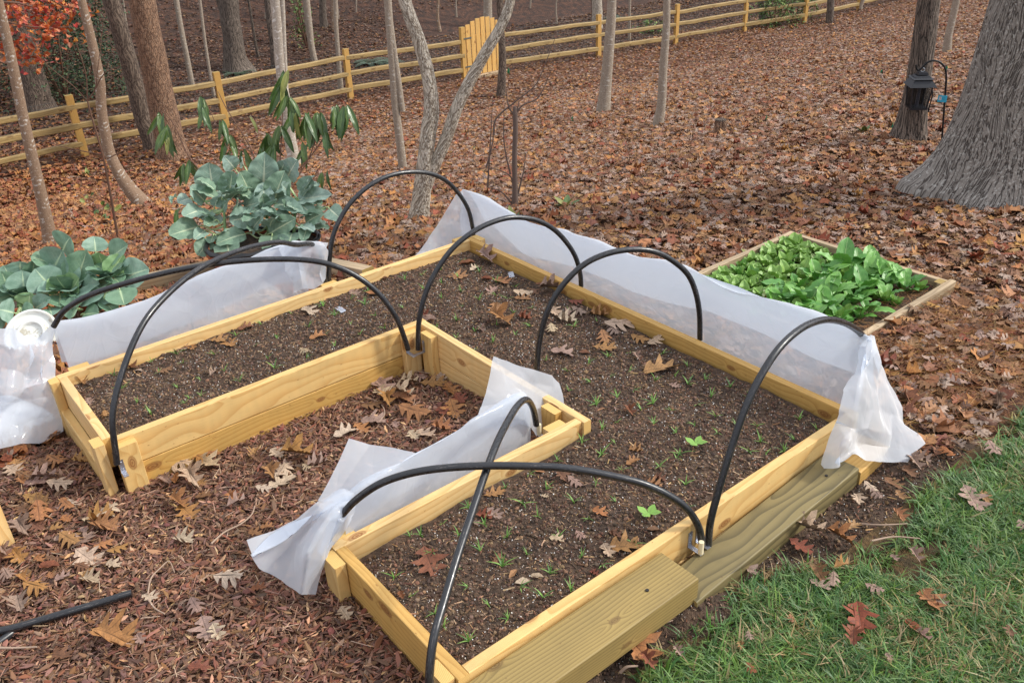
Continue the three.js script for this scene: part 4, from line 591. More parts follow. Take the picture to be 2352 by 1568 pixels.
const CABBAGE = [foliage(leafTex([134, 164, 146], [98, 134, 116], [190, 210, 172], 8), 0.5), foliage(leafTex([116, 150, 122], [84, 120, 94], [182, 204, 160], 9), 0.5)];
const CABHEAD = foliage(leafTex([140, 172, 122], [112, 150, 98], [190, 212, 160], 9), 0.45);
const MUSTARD = [foliage(leafTex([122, 176, 74], [88, 148, 58], [176, 204, 136], 7), 0.42), foliage(leafTex([98, 158, 66], [66, 124, 50], [160, 192, 120], 7), 0.42)];
const LETTUCE = [foliage(leafTex([146, 182, 84], [104, 150, 60], [168, 196, 110], 6), 0.45), foliage(leafTex([112, 150, 66], [86, 92, 50], [160, 180, 104], 6), 0.45), foliage(leafTex([118, 168, 70], [84, 136, 54], [150, 190, 104], 6), 0.45)];
const GLOSSY = [foliage(leafTex([76, 104, 50], [44, 74, 34], [124, 144, 84], 12), 0.32, 0.12), foliage(leafTex([92, 116, 58], [58, 84, 40], [134, 150, 90], 12), 0.32, 0.12)];
const YELLOWISH = foliage(leafTex([150, 154, 76], [118, 126, 60], [176, 176, 112], 8), 0.5);
const STALK = new THREE.MeshStandardMaterial({ color: rgb(176, 196, 142), roughness: 0.5 }), STEMG = new THREE.MeshStandardMaterial({ color: rgb(120, 148, 96), roughness: 0.6 });
// blade of unit length along +x, face up: shape(t) gives half width, ruffle waves the margin, droop bends it down
function bladeLeaf(shape, { nl = 12, nw = 8, ruffle = 0.05, droop = 0.25, cup = 0.15, seed = 1, waves = 5, jag = 0.04 }) {
  const pos = [], uv = [], idx = [], s = seed * 3.7;
  for (let i = 0; i <= nl; i++) for (let j = 0; j <= nw; j++) {
    const t = i / nl, q = j / nw * 2 - 1, e = Math.pow(Math.abs(q), 1.5), hw = shape(t) * (1 + jag * 2.5 * nz(t * waves * 1.6, q > 0 ? 3 : 8, s) * e);
    const ang = cup * q, x = t + jag * 0.8 * e * nz(t * 4, q * 2, s + 4) + 0.10 * shape(t) * 0, z = hw * q * (1 - 0.25 * Math.abs(ruffle) * e);
    const y = -droop * t * t + cup * Math.abs(q) * hw * 1.1 + ruffle * e * Math.sin(t * waves * 6.28 + (q > 0 ? 0 : 2) + s) * (0.4 + 0.6 * t) + 0.03 * nz(t * 4, q * 2.5, s) - 0.02 * Math.exp(-q * q * 60) * (1 - t);
    pos.push(x, y, z); uv.push(t, 0.5 + q * 0.49);
  }
  for (let i = 0; i < nl; i++) for (let j = 0; j < nw; j++) { const a = i * (nw + 1) + j, b = a + 1, c = a + nw + 1, d = c + 1; idx.push(a, b, c, b, d, c); }
  const g = new THREE.BufferGeometry(); g.setAttribute('position', new THREE.Float32BufferAttribute(pos, 3)); g.setAttribute('uv', new THREE.Float32BufferAttribute(uv, 2)); g.setIndex(idx); g.computeVertexNormals(); return g;
}
const paddle = (t) => 0.03 * (1 - t) + 0.5 * Math.pow(Math.sin(Math.PI * Math.pow(clamp(t, 0, 1), 0.78)), 0.48) * (t > 0.999 ? 0.02 : 1);
const round_ = (t) => 0.02 + 0.5 * Math.pow(Math.max(0, Math.sin(Math.PI * Math.pow(t, 0.8))), 0.55);
const spoon = (t) => 0.035 + 0.36 * Math.pow(Math.max(0, Math.sin(Math.PI * clamp((t - 0.22) / 0.78, 0, 1) ** 0.9)), 0.5);
const lance = (t) => 0.008 + 0.115 * Math.pow(Math.max(0, Math.sin(Math.PI * Math.pow(t, 0.85))), 0.8);
const PADDLES = [1, 2, 3, 4, 5].map((s) => bladeLeaf(paddle, { nl: 14, nw: 10, ruffle: 0.055, droop: [0.12, 0.28, 0.2, 0.05, 0.32][s - 1], cup: 0.22, seed: s, waves: 3.5 }));
const ROUNDS = [1, 2, 3, 4].map((s) => bladeLeaf(round_, { nl: 12, nw: 10, ruffle: 0.03, droop: [0.1, 0.3, -0.1, 0.2][s - 1], cup: 0.3, seed: s + 10, waves: 3 }));
const SPOONS = [1, 2, 3, 4].map((s) => bladeLeaf(spoon, { nl: 10, nw: 6, ruffle: 0.045, droop: [0.3, 0.55, 0.4, 0.15][s - 1], cup: 0.25, seed: s + 20, waves: 4 }));
const LANCES = [1, 2, 3].map((s) => bladeLeaf(lance, { nl: 10, nw: 4, ruffle: 0.012, droop: 0.2, cup: 0.35, seed: s + 30, waves: 5, jag: 0.02 }));
// lay a leaf from base to tip, its face turned towards n
function layLeaf(m, base, tip, width, n) {
  const X = tip.clone().sub(base), L = X.length(); X.normalize(); const Z = V3().crossVectors(X, n).normalize(), Y = V3().crossVectors(Z, X);
  m.matrix.makeBasis(X.multiplyScalar(L), Y.multiplyScalar(L * 0.9), Z.multiplyScalar(width)); m.matrix.setPosition(base); m.matrix.decompose(m.position, m.quaternion, m.scale);
}
const toCam = (p) => CAM.clone().sub(p).normalize();
function leafyPlant(o, list, K, ox, oy, D, geos, mats, stem, opt = {}) {
  list.trim().split(' ').forEach((s) => {
    const [bx, by, tx, ty, w, c, f] = s.split(','), B = [ox + K * bx, oy + K * by], T = [ox + K * tx, oy + K * ty], my = (B[1] + T[1]) / 2;
    const off = -(my - opt.y0) * opt.slope, base = onD(B[0], B[1], D + off + 0.02 + rr(-0.03, 0.03)), tip = onD(T[0], T[1], D + off + (opt.tipFwd ?? -0.10) + rr(-0.05, 0.05));
    const n = toCam(base).multiplyScalar(0.8).add(V3(rr(-0.3, 0.3), 0.55, rr(-0.3, 0.3))).normalize();
    const mi = c ? +c : 0, m = mesh('leaf', f ? geos[+f] : pick(geos), mats[mi] ?? pick(mats), o), wd = (+w) * K * (D + off) / F * (opt.wide ?? 1.12);
    layLeaf(m, base.clone().sub(o.position), tip.clone().sub(o.position), wd, n);
    if (stem && stem.length) { let best = stem[0], bd = 9; for (const q of stem) { const d = q.distanceTo(base); if (d < bd) { bd = d; best = q; } } const mid = base.clone().lerp(best, 0.5).add(V3(0, -0.03, 0)); const dir = base.clone().sub(tip).normalize(); mesh('stalk', tube(new THREE.CatmullRomCurve3([tip.clone().lerp(base, 0.96).sub(o.position), base.clone().addScaledVector(dir, 0.03).sub(o.position), mid.sub(o.position), best.clone().sub(o.position)]).getPoints(8), [0.004, 0.005, 0.005, 0.005, 0.006, 0.006, 0.006, 0.007, 0.007], 6), STALK, o); }
  });
}
const terra = new THREE.MeshStandardMaterial({ map: dirtTex([196, 112, 74], [164, 86, 54], 7), roughness: 0.85 }), liner = new THREE.MeshStandardMaterial({ color: rgb(24, 24, 26), roughness: 0.35 });
function pot(label, p, r, h, group, lined) {
  const o = thing('terracotta_pot', label, 'plant pot', p.toArray(), 0, group), pr = [[0.02, 0], [r * 0.78, 0], [r * 0.92, h * 0.78], [r * 0.93, h * 0.79], [r, h * 0.79], [r, h], [r * 0.94, h], [r * 0.9, h * 0.86], [0.01, h * 0.84]].map((a) => new THREE.Vector2(...a));
  mesh('body', new THREE.LatheGeometry(pr, 32), terra, o); mesh('soil', new THREE.CircleGeometry(r * 0.9, 24).rotateX(-Math.PI / 2).translate(0, h * 0.88, 0), soilMat, o);
  if (lined) { const l = new THREE.TorusGeometry(r * 0.98, 0.018, 6, 40).rotateX(Math.PI / 2), q = l.attributes.position; for (let i = 0; i < q.count; i++) q.setY(i, q.getY(i) * (1 + 0.8 * nz(q.getX(i) * 30, 1, q.getZ(i) * 30)) + 0.012 * nz(q.getX(i) * 14, 4, q.getZ(i) * 14)); l.computeVertexNormals(); mesh('liner', l.translate(0, h, 0), liner, o); }
  return o;
}
{
  R = rng(21);
  // broccoli-like collards in two pots behind the left arm
  const c0 = onG(575, 628), D = depth(c0), y0 = c0.y;
  const potC = c0.clone().setY(ground(c0.x, c0.z)); const PH = 0.24;
  pot('terracotta pot with black liner holding the tall blue green collards', potC, 0.27, PH, null, true);
  const pot2 = onG(690, 600); pot('terracotta pot under the right hand collard, half behind the plastic', pot2.setY(ground(pot2.x, pot2.z)), 0.16, 0.18, null, true).userData.label = 'smaller terracotta pot beside the collard pot, half behind the plastic';
  const Z = (x, y) => [0 + (600 + x * 0.3401) / 1.7415, (600 + y * 0.3401) / 1.7415];
  const K = 0.3401 / 1.7415, ox = 600 / 1.7415, oy = 600 / 1.7415;
  const P = (x, y, d = 0) => onD(ox + K * x, oy + K * y, D + d);
  const plants = [['left', 880, 950, 860, 560], ['middle', 1390, 960, 1350, 520], ['right', 1690, 900, 1720, 560]];
  const L = ['740,480,680,170,330,0 930,530,960,250,250,1 640,600,480,430,210,0 570,900,235,985,250,1 600,700,395,760,190,0 460,570,335,600,150,2 830,610,830,520,130,1 760,830,640,880,130,1 700,1060,560,1240,210,1 900,1060,930,1290,280,1 740,1010,700,1090,120,1 300,550,215,555,60,1 850,700,870,620,120,0 700,720,580,790,190,0 760,660,790,560,120,2 640,950,540,1000,140,0',
    '1190,555,1075,265,260,1 1330,455,1340,95,340,0 990,215,895,95,190,2 1190,800,935,810,270,0 1095,670,1275,610,180,0 1340,675,1330,530,140,1 1120,985,795,1050,200,1 1430,1010,1400,1200,230,1 1050,540,960,500,160,1 1100,180,1070,110,110,2 1200,930,1300,760,220,0 1490,1070,1580,1020,110,0 1020,700,1010,590,150,1 1250,560,1300,470,150,0 1340,760,1420,690,130,1 1250,960,1180,900,150,1',
    '1465,575,1545,280,280,1 1610,315,1720,120,240,2 1800,510,1870,330,200,0 1740,590,2095,490,190,2 1480,630,1750,650,190,0 1410,980,1680,800,240,1 2105,690,2235,800,200,0 1830,860,1985,730,200,1 1850,890,1795,1040,140,1 1650,760,1475,790,190,0 1740,620,1910,740,190,0 1590,700,1570,600,120,1 1620,500,1560,400,150,2 1700,700,1640,620,140,0 1900,620,1990,590,140,1 1540,240,1570,150,150,0'];
  plants.forEach(([n, bx, by, tx, ty], i) => {
    const foot = P(bx, by + 150, 0.0), top = P(tx, ty, 0.05), t = thing('collard_plant', `tall blue green collard plant with pale veined leaves, ${n === 'middle' ? 'middle one of three' : n === 'left' ? 'on the cabbage side of three' : 'nearest the black hoops of three'}`, 'collard plant', foot.toArray(), 0, 'collards in the pot');
    const st = []; for (let k = 0; k <= 10; k++) st.push(foot.clone().lerp(P(bx, by, 0), Math.min(1, k / 4)).lerp(top, Math.max(0, (k - 4) / 6)));
    mesh('stem', tube(st.map((p) => p.clone().sub(foot)), st.map((_, k) => 0.016 - 0.0009 * k), 8), STEMG, t);
    leafyPlant(t, L[i], K, ox, oy, D, PADDLES, COLLARD, st, { y0: 480, slope: 0.0012 });
    for (let k = 0; k < 13; k++) {   // smaller leaves all round the stem
      const b = st[3 + Math.floor(R() * 8)].clone(), a = rr(0, 6.28), el = rr(-0.2, 1.0), Ln = rr(0.10, 0.2), d = V3(Math.cos(a) * Math.cos(el), Math.sin(el), Math.sin(a) * Math.cos(el)); b.addScaledVector(d, rr(0.03, 0.12));
      layLeaf(mesh('leaf', pick(PADDLES), pick(COLLARD), t), b.clone().sub(foot), b.clone().addScaledVector(d, Ln).sub(foot), Ln * rr(0.7, 0.95), V3(-Math.cos(a) * Math.sin(el), Math.cos(el), -Math.sin(a) * Math.sin(el)));
    }
  });
  // cabbages at the left in terracotta planters
  const cg = onG(150, 760), DC = depth(cg), KC = 0.3418, oyC = 516.8;
  for (const [x, y, r, l] of [[60, 730, 0.17, 'terracotta pot under the leftmost cabbage'], [215, 715, 0.19, 'terracotta pot showing below the round cabbage leaves beside the plastic sheet']]) { const p = onG(x, y); pot(l, p.setY(ground(p.x, p.z)), r, 0.15, 'terracotta cabbage pots'); }
  const cab = [['large rosette cabbage with a pale green heart beside the white bucket', [440, 400], '430,450,440,330,180,2 400,440,330,360,150,2 480,440,540,350,160,2 420,420,390,210,250,0 500,400,590,170,190,1 340,420,235,300,210,0 350,300,430,165,210,0 420,170,440,85,230,1 330,250,200,215,110,1 540,440,645,390,170,0 470,470,520,560,140,1 330,460,240,450,150,0 400,470,400,560,160,1 520,560,420,540,150,1 470,620,530,530,190,0 330,560,345,600,120,0'],
    ['cabbage with upright rounded leaves nearest the weathered plank', [730, 300], '690,250,750,330,110,2 640,180,630,75,140,0 740,230,825,125,180,1 690,270,655,190,140,2 730,340,820,200,130,2 840,350,965,290,190,0 800,430,835,545,180,1 760,400,880,400,140,0 640,420,740,370,120,1 600,560,640,410,180,0 560,600,650,585,130,1 690,480,760,470,130,0 560,500,640,450,140,0 700,520,760,560,110,1'],
    ['cabbage at the left border with wide spread blue green leaves', [130, 430], '130,330,130,240,170,0 70,470,5,315,200,1 160,450,140,310,180,0 190,540,195,455,150,2 90,590,-10,560,150,0 210,350,230,250,130,1 60,420,100,330,120,1 230,570,300,490,120,0 140,590,200,560,110,1 40,640,-20,610,130,0 60,350,20,270,140,0 -60,470,-80,330,180,0']];
  for (const [label, [cx, cy], leaves] of cab) {
    const c = onD(KC * cx, oyC + KC * cy, DC), foot = onD(KC * cx, oyC + KC * (cy + 120), DC - 0.05), t = thing('cabbage', label, 'cabbage', foot.toArray(), 0, null);
    const st = [foot, foot.clone().lerp(c, 0.25), foot.clone().lerp(c, 0.5)]; mesh('stem', tube(st.map((p) => p.clone().sub(foot)), 0.018, 8), STEMG, t);
    for (let k = 0; k < 12; k++) { const a = k * 2.4 + rr(-0.3, 0.3), el = rr(0.05, 1.0), Ln = rr(0.10, 0.17), d = V3(Math.cos(a) * Math.cos(el), Math.sin(el), Math.sin(a) * Math.cos(el)), b = c.clone().add(V3(0, -0.06, 0)).addScaledVector(d, 0.03).sub(foot); layLeaf(mesh('leaf', pick(ROUNDS), CABBAGE[k % 2], t), b, b.clone().addScaledVector(d, Ln), Ln * 1.05, V3(-Math.cos(a) * Math.sin(el), Math.cos(el), -Math.sin(a) * Math.sin(el))); }
    leafyPlant(t, leaves, KC, 0, oyC, DC, ROUNDS, [CABBAGE[0], CABBAGE[1], CABHEAD], st, { y0: 640, slope: 0.0016, tipFwd: -0.04 });
  }
}
// ---------------------------------------------------------------- small weathered bed of greens on the right
{
  R = rng(33);
  const x0 = 3.02, x1 = 4.08, z0 = 1.08, z1 = 2.14, gy = 0.0, top = 0.125, bd = thing('greens_bed', 'small raised bed of weathered grey boards full of salad greens', 'raised bed', [(x0 + x1) / 2, gy, (z0 + z1) / 2]);
  const cx = (x0 + x1) / 2, cz = (z0 + z1) / 2, add = (L, x, z, t, s) => { const b = mesh('board', board(L, 0.2, 0.036, s, 0.004, 0.004), [GREYWOOD, ENDT], bd); b.position.set(x - cx, top - 0.1 - gy, z - cz); b.rotation.y = t; };
  add(x1 - x0, cx, z0 + 0.018, 0, 700); add(x1 - x0 + 0.05, cx, z1 - 0.018, 0.01, 701); add(z1 - z0 - 0.08, x0 + 0.018, cz, Math.PI / 2, 702); add(z1 - z0 - 0.08, x1 - 0.018, cz, Math.PI / 2, 703);
  for (const [x, z] of [[x1 - 0.05, z0 + 0.06], [x1 - 0.05, z1 - 0.06], [x0 + 0.05, z0 + 0.06]]) { const p = mesh('post', board(0.2, 0.06, 0.04, 704, 0.004), [GREYWOOD, ENDT], bd); p.position.set(x - cx, top - 0.097 - gy, z - cz); p.rotation.z = Math.PI / 2; }
  const fy = (x, z) => 0.08 + 0.012 * nz(x * 9, 1, z * 9); tag(sheetGround('greens_soil', x0 + 0.03, x1 - 0.03, z0 + 0.03, z1 - 0.03, 0.03, fy, soilMat, null, 0.6), 'dark soil of the small salad bed', 'soil');
  const mk = (n, geos, mats, h0, h1, w, up) => { const g = new THREE.Group(); for (let k = 0; k < n; k++) { const a = k * 2.4 + rr(-0.4, 0.4), m = new THREE.Mesh(pick(geos), pick(mats)); m.name = 'leaf'; const L = rr(h0, h1), el = rr(up[0], up[1]); layLeaf(m, V3(Math.cos(a) * 0.008, 0, Math.sin(a) * 0.008), V3(Math.cos(a) * Math.cos(el) * L, Math.sin(el) * L, Math.sin(a) * Math.cos(el) * L), L * w, V3(-Math.cos(a) * Math.sin(el), Math.cos(el), -Math.sin(a) * Math.sin(el))); g.add(m); } return g; };
  const lett = [0, 1, 2, 3].map((i) => mk(9, ROUNDS, [LETTUCE[i % 3], LETTUCE[(i + 2) % 3]], 0.055, 0.085, 0.62, [0.35, 1.2])), mus = [0, 1, 2, 3].map(() => mk(6, SPOONS, MUSTARD, 0.10, 0.175, 0.62, [0.5, 1.25]));
  const lay = (proto, x, z, s, name, label, cat, group) => { const t = proto.clone(); t.name = numbered(name); scene.add(t); t.position.set(x, fy(x, z) - 0.004, z); t.rotation.y = rr(0, 6.28); t.scale.setScalar(s); tag(t, label, cat, group); };
  for (let i = 0; i < 10; i++) for (let j = 0; j < 12; j++) { const x = x0 + 0.09 + i * 0.095 + rr(-0.02, 0.02), z = z0 + 0.10 + j * 0.055 + rr(-0.015, 0.015), red = nz(x * 4, 2, z * 4) > 0.0; if (R() < 0.08) continue; lay(red ? lett[1] : pick(lett), x, z, rr(0.8, 1.3), 'lettuce', 'small round leaved lettuce packed in the rear half of the salad bed', 'lettuce', 'lettuces in the salad bed'); }
  const spots = []; for (let i = 0; i < 400 && spots.length < 32; i++) { const x = rr(x0 + 0.1, x1 - 0.08), z = rr(z0 + 0.50, z1 - 0.15); if (spots.every(([a, b]) => Math.hypot(a - x, b - z) > 0.085)) spots.push([x, z]); }
  for (const [x, z] of spots) lay(pick(mus), x, z, rr(0.8, 1.3) * (1 - 0.35 * sst(z, z1 - 0.35, z1 - 0.1)), 'mustard_plant', 'leafy bright green mustard with long paddle leaves in the salad bed', 'mustard plant', 'mustard plants in the salad bed');
  for (let i = 0; i < 9; i++) lay(lett[0], rr(x0 + 0.1, x1 - 0.1), z1 - rr(0.1, 0.26), rr(0.7, 1.0), 'lettuce', 'pale yellow green lettuce seedling along the near board of the salad bed', 'lettuce', 'pale lettuces by the near board');
}
// ---------------------------------------------------------------- saplings with drooping glossy leaves, ferns, shrubs, maple
{
  R = rng(44);
  const base = onG(640, 520), D = depth(base);
  const t = thing('leafy_sapling', 'young sapling with long drooping glossy green leaves around the collards', 'sapling', base.toArray());
  const tw = (px) => { const pts = px.split(' ').map((s) => { const [x, y, d] = s.split(',').map(Number); return onD(x, y, D + (d || 0)).sub(base); }), c = curve(pts, 20); mesh('branch', tube(c, c.map((_, i) => lerp(0.008, 0.003, i / 20)), 6), TWIG, t); };
  tw('645,520 640,440 645,330 650,240 655,155'); tw('640,470 600,400 570,330 520,250 500,210'); tw('645,450 700,380 730,300 735,255'); tw('645,430 720,350 770,270 785,245'); tw('600,500 520,440 440,370 395,280 370,255'); tw('560,480 480,420 445,385'); tw('640,500 590,470 560,420 470,230'); tw('780,640 790,600 800,560'); tw('350,610 365,580 372,560');
  const cl = [[368, 262, 4, 62], [378, 290, 5, 70], [462, 226, 4, 60], [470, 250, 3, 55], [505, 278, 3, 55], [525, 310, 4, 60], [536, 340, 3, 50], [572, 265, 1, 50], [612, 310, 5, 60], [625, 330, 5, 62], [640, 290, 4, 65], [655, 165, 5, 62], [650, 190, 6, 72], [660, 225, 6, 66], [672, 255, 5, 62], [705, 262, 6, 66], [730, 258, 6, 68], [740, 300, 4, 60], [770, 245, 6, 62], [790, 245, 5, 68], [560, 345, 3, 50], [600, 345, 4, 52], [420, 378, 4, 56], [436, 370, 3, 56], [700, 330, 3, 60], [745, 395, 3, 44], [406, 480, 3, 46], [365, 562, 5, 50], [378, 566, 3, 46], [795, 555, 5, 48], [810, 558, 5, 46], [780, 560, 4, 42], [455, 590, 3, 46], [440, 585, 3, 40]];
  for (const [x, y, n, len] of cl) for (let k = 0; k < n; k++) {
    const d = rr(-0.1, 0.1), bx = x + rr(-7, 7), by = y + rr(-6, 6), L = len * rr(0.75, 1.1), sx = rr(-0.55, 0.55), b = onD(bx, by, D + d), e = onD(bx + sx * L, by + Math.sqrt(1 - sx * sx) * L, D + d - rr(-0.04, 0.06)), m = mesh('leaf', pick(LANCES), R() < 0.08 ? YELLOWISH : pick(GLOSSY), t);
    layLeaf(m, b.sub(base), e.sub(base), L * (D + d) / F * 0.9, toCam(base).add(V3(rr(-0.8, 0.8), rr(0, 0.5), rr(-0.8, 0.8))).normalize());
  }
  // loose yellowish leaves on the bare sapling
  const bs = thing('leafy_seedling', 'low sprig of yellow green leaves under the bare sapling', 'seedling', onG(245, 500).toArray()), bb = bs.position;
  for (const [x, y] of [[195, 450], [215, 445], [232, 462], [250, 470], [268, 460], [278, 470], [238, 478], [225, 482], [182, 458], [256, 482]]) { const D2 = depth(bb), m = mesh('leaf', pick(ROUNDS), R() < 0.5 ? YELLOWISH : GLOSSY[1], bs), b = onD(x, y, D2 + rr(-0.05, 0.05)), e = onD(x + rr(-22, 22), y + rr(-4, 16), D2); layLeaf(m, b.sub(bb), e.sub(bb), 0.05, toCam(bb).add(V3(0, 0.8, 0)).normalize()); }
  const stalkLines = mesh('stem', tube(curve([bb.clone().sub(bb), onD(250, 470, depth(bb)).sub(bb), onD(200, 450, depth(bb)).sub(bb)], 12), 0.004, 5), TWIG, bs);
  // ferns
  const fernMat = new THREE.MeshPhysicalMaterial({ color: rgb(52, 78, 46), roughness: 0.6, transmission: 0.15, thickness: 0 });
  const fern = (x, y, s, label) => { const p = onG(x, y), f = thing('fern', label, 'fern', p.toArray()), g = []; for (let k = 0; k < 11; k++) { const a = k * 0.57 + rr(-0.2, 0.2), L = s * rr(0.8, 1.2); for (let i = 1; i < 12; i++) { const t2 = i / 12, w = 0.16 * L * Math.sin(Math.PI * (0.15 + 0.8 * t2)); for (const sd of [-1, 1]) { const q = new THREE.PlaneGeometry(w, L * 0.055); q.rotateX(-Math.PI / 2); q.translate(w / 2 * sd, 0, 0); q.rotateY(sd * 0.3); q.translate(0, L * (0.6 * t2 - 0.55 * t2 * t2), L * t2 * 0.85); q.rotateY(a); g.push(q); } } } mesh('fronds', mergeGeometries(g), fernMat, f).userData.kind = 'stuff'; };
  fern(545, 172, 0.6, 'dark green fern at the foot of the flared trunk'); fern(852, 150, 0.7, 'dark fern in the woods behind the fence, left of the gate'); fern(1405, 45, 0.5, 'small fern beyond the fence near the stout pale trunk'); fern(890, 148, 0.5, 'small fern leaning on the fence left of the forked tree');
  // dark evergreen shrubs beyond the fence
  const evm = [new THREE.MeshStandardMaterial({ color: rgb(48, 66, 42), roughness: 0.7 }), new THREE.MeshStandardMaterial({ color: rgb(70, 88, 52), roughness: 0.7 })], small = leafGeo(OVAL_HALF, 0.4, 140);
  const shrub = (x, y, w, h, n, label, mi, sz = 0.07) => { const p = onG(x, y), s = thing('evergreen_shrub', label, 'shrub', p.toArray()), l = [[], []]; for (let i = 0; i < n; i++) { const a = rr(0, 6.28), r = Math.sqrt(R()) * w * (0.75 + 0.5 * nz(a, i % 7, 3)), y2 = R(); const pp = V3(Math.cos(a) * r * (1 - 0.45 * y2), h * y2, Math.sin(a) * r * (1 - 0.45 * y2)); if (fbm(pp.x * 2.2 + x, pp.y * 2.2, pp.z * 2.2) < -0.06) continue; l[R() < 0.75 ? 0 : 1].push({ p: pp, q: quat(rr(-1, 1), rr(0, 6.28), rr(-1, 1)), s: rr(0.6, 1.4) * sz }); }
    l.forEach((a, i) => instances('foliage', small, mi ? mi[i] : evm[i], a, s)); for (let k = 0; k < 5; k++) { const a = k * 1.26; mesh('stem', tube([V3(0, -0.05, 0), V3(Math.cos(a) * w * 0.25, h * 0.4, Math.sin(a) * w * 0.25), V3(Math.cos(a) * w * 0.4, h * 0.85, Math.sin(a) * w * 0.4)], [0.03, 0.02, 0.008], 6), TWIG, s); } };
  shrub(150, 238, 1.7, 3.6, 11000, 'dark evergreen shrub beyond the fence behind the orange maple leaves'); shrub(225, 215, 1.3, 3.0, 7000, 'lower dark evergreen shrub between the bent sapling and the trunk pair');
  const lightGreen = [new THREE.MeshStandardMaterial({ color: rgb(84, 112, 54), roughness: 0.7 }), new THREE.MeshStandardMaterial({ color: rgb(122, 140, 72), roughness: 0.7 })];
  shrub(1778, 60, 1.1, 0.9, 1500, 'green undergrowth bush behind the right end of the fence', lightGreen, 0.09); shrub(1830, 45, 1.0, 0.7, 900, 'loose green bush behind the last fence posts', lightGreen, 0.09); shrub(705, 110, 0.5, 1.6, 500, 'sparse green vine climbing the pale trunk in the woods', lightGreen, 0.09); shrub(1495, 75, 0.8, 0.35, 400, 'low green ground plant behind the fence right of the straight sapling', lightGreen, 0.09);
  // low green sprigs in the litter
  for (const [x, y, l] of [[1985, 308, 'narrow leaved green seedling in the litter left of the bug zapper tree'], [235, 512, 'bright green sprig in the litter by the left trunk'], [1180, 520, 'small green sprig in the litter below the dead sapling'], [1740, 612, 'green sprig in the litter behind the salad bed'], [200, 405, 'pale green weed in the litter beyond the leaning trunk'], [1300, 480, 'dull green weed in the litter behind the plastic ridge']]) { const p = onG(x, y), s = thing('green_sprig', l, 'seedling', p.toArray()); for (let k = 0; k < 6; k++) { const a = k * 1.1 + R(), m = mesh('leaf', pick(LANCES), R() < 0.5 ? GLOSSY[1] : YELLOWISH, s), el = rr(0.2, 1.2), Ln = rr(0.07, 0.14); layLeaf(m, V3(), V3(Math.cos(a) * Math.cos(el) * Ln, Math.sin(el) * Ln + 0.03, Math.sin(a) * Math.cos(el) * Ln), Ln * 1.8, V3(-Math.cos(a), 1, -Math.sin(a)).normalize()); } }
  // orange maple branch hanging in from the left
  const mt = onG(-160, 250), MD = depth(mt) * 0.72, mp = onD(-260, 60, MD), mb = thing('maple_branch', 'orange red maple branches hanging in at the left top corner', 'maple foliage', mp.toArray());
  const MAPLE = leafGeo([[0.1, 0.02], [0.16, 0.2], [0.26, 0.16], [0.24, 0.42], [0.38, 0.3], [0.56, 0.44], [0.55, 0.24], [0.68, 0.2], [0.74, 0.28], [0.78, 0.12]], 0.4, 150), ml = [[], [], []];
  const boughs = ['-260,60 -100,20 30,-10 120,-20', '-260,60 -80,50 40,40 110,50 150,30', '-260,60 -100,100 0,115 55,110 85,118', '-200,70 -60,30 60,60 165,62', '-100,20 20,5 90,15 140,5', '60,-20 110,-5 160,20 175,5', '-60,60 10,75 60,130 78,128', '-200,70 -40,20 80,30 120,75 150,70'];
  for (const b of boughs) { const c = curve(b.split(' ').map((s) => { const [x, y] = s.split(',').map(Number); return onD(x, y, MD + rr(-0.7, 0.7)).sub(mp); }), 30); mesh('branch', tube(c, c.map((_, i) => lerp(0.02, 0.004, i / 30)), 6), TWIG, mb);
    for (let i = 0; i < 95; i++) { const p = c[Math.floor(4 + R() * 26)].clone().add(V3(rr(-0.28, 0.28), rr(-0.22, 0.12), rr(-0.28, 0.28))); ml[Math.floor(R() * 3)].push({ p, q: quat(rr(-0.9, 0.9), rr(0, 6.28), rr(-1.1, 1.1)), s: rr(0.07, 0.13), c: vary(pick([rgb(206, 104, 48), rgb(190, 86, 42), rgb(216, 128, 66), rgb(160, 66, 38)]), 0.12) }); } }
  const mm = new THREE.MeshPhysicalMaterial({ roughness: 0.6, transmission: 0.35, thickness: 0 }); ml.forEach((l) => instances('foliage', MAPLE, mm, l, mb));
}
// ---------------------------------------------------------------- white translucent plastic sheets
const filmBump = tex(512, 512, (u, v) => { const a = 1 - Math.abs(tn(u, v, 6, 8, 1)) * 4, b = 1 - Math.abs(tn(u, v, 12, 9, 5)) * 4, c = tn(u, v, 24, 24, 9); return 120 + 60 * Math.max(0, a) ** 3 + 45 * Math.max(0, b) ** 3 + 14 * c; }, false);
const FILM = new THREE.MeshPhysicalMaterial({ color: new THREE.Color(0.81, 0.86, 0.93), roughness: 0.72, transmission: 0.68, thickness: 0, clearcoat: 1, clearcoatRoughness: 0.10, bumpMap: filmBump, bumpScale: 0.0035, name: 'plastic_film' });
const cat = (a, b, c, d, t) => 0.5 * (2 * b + (c - a) * t + (2 * a - 5 * b + 4 * c - d) * t * t + (3 * b - a - 3 * c + d) * t * t * t);
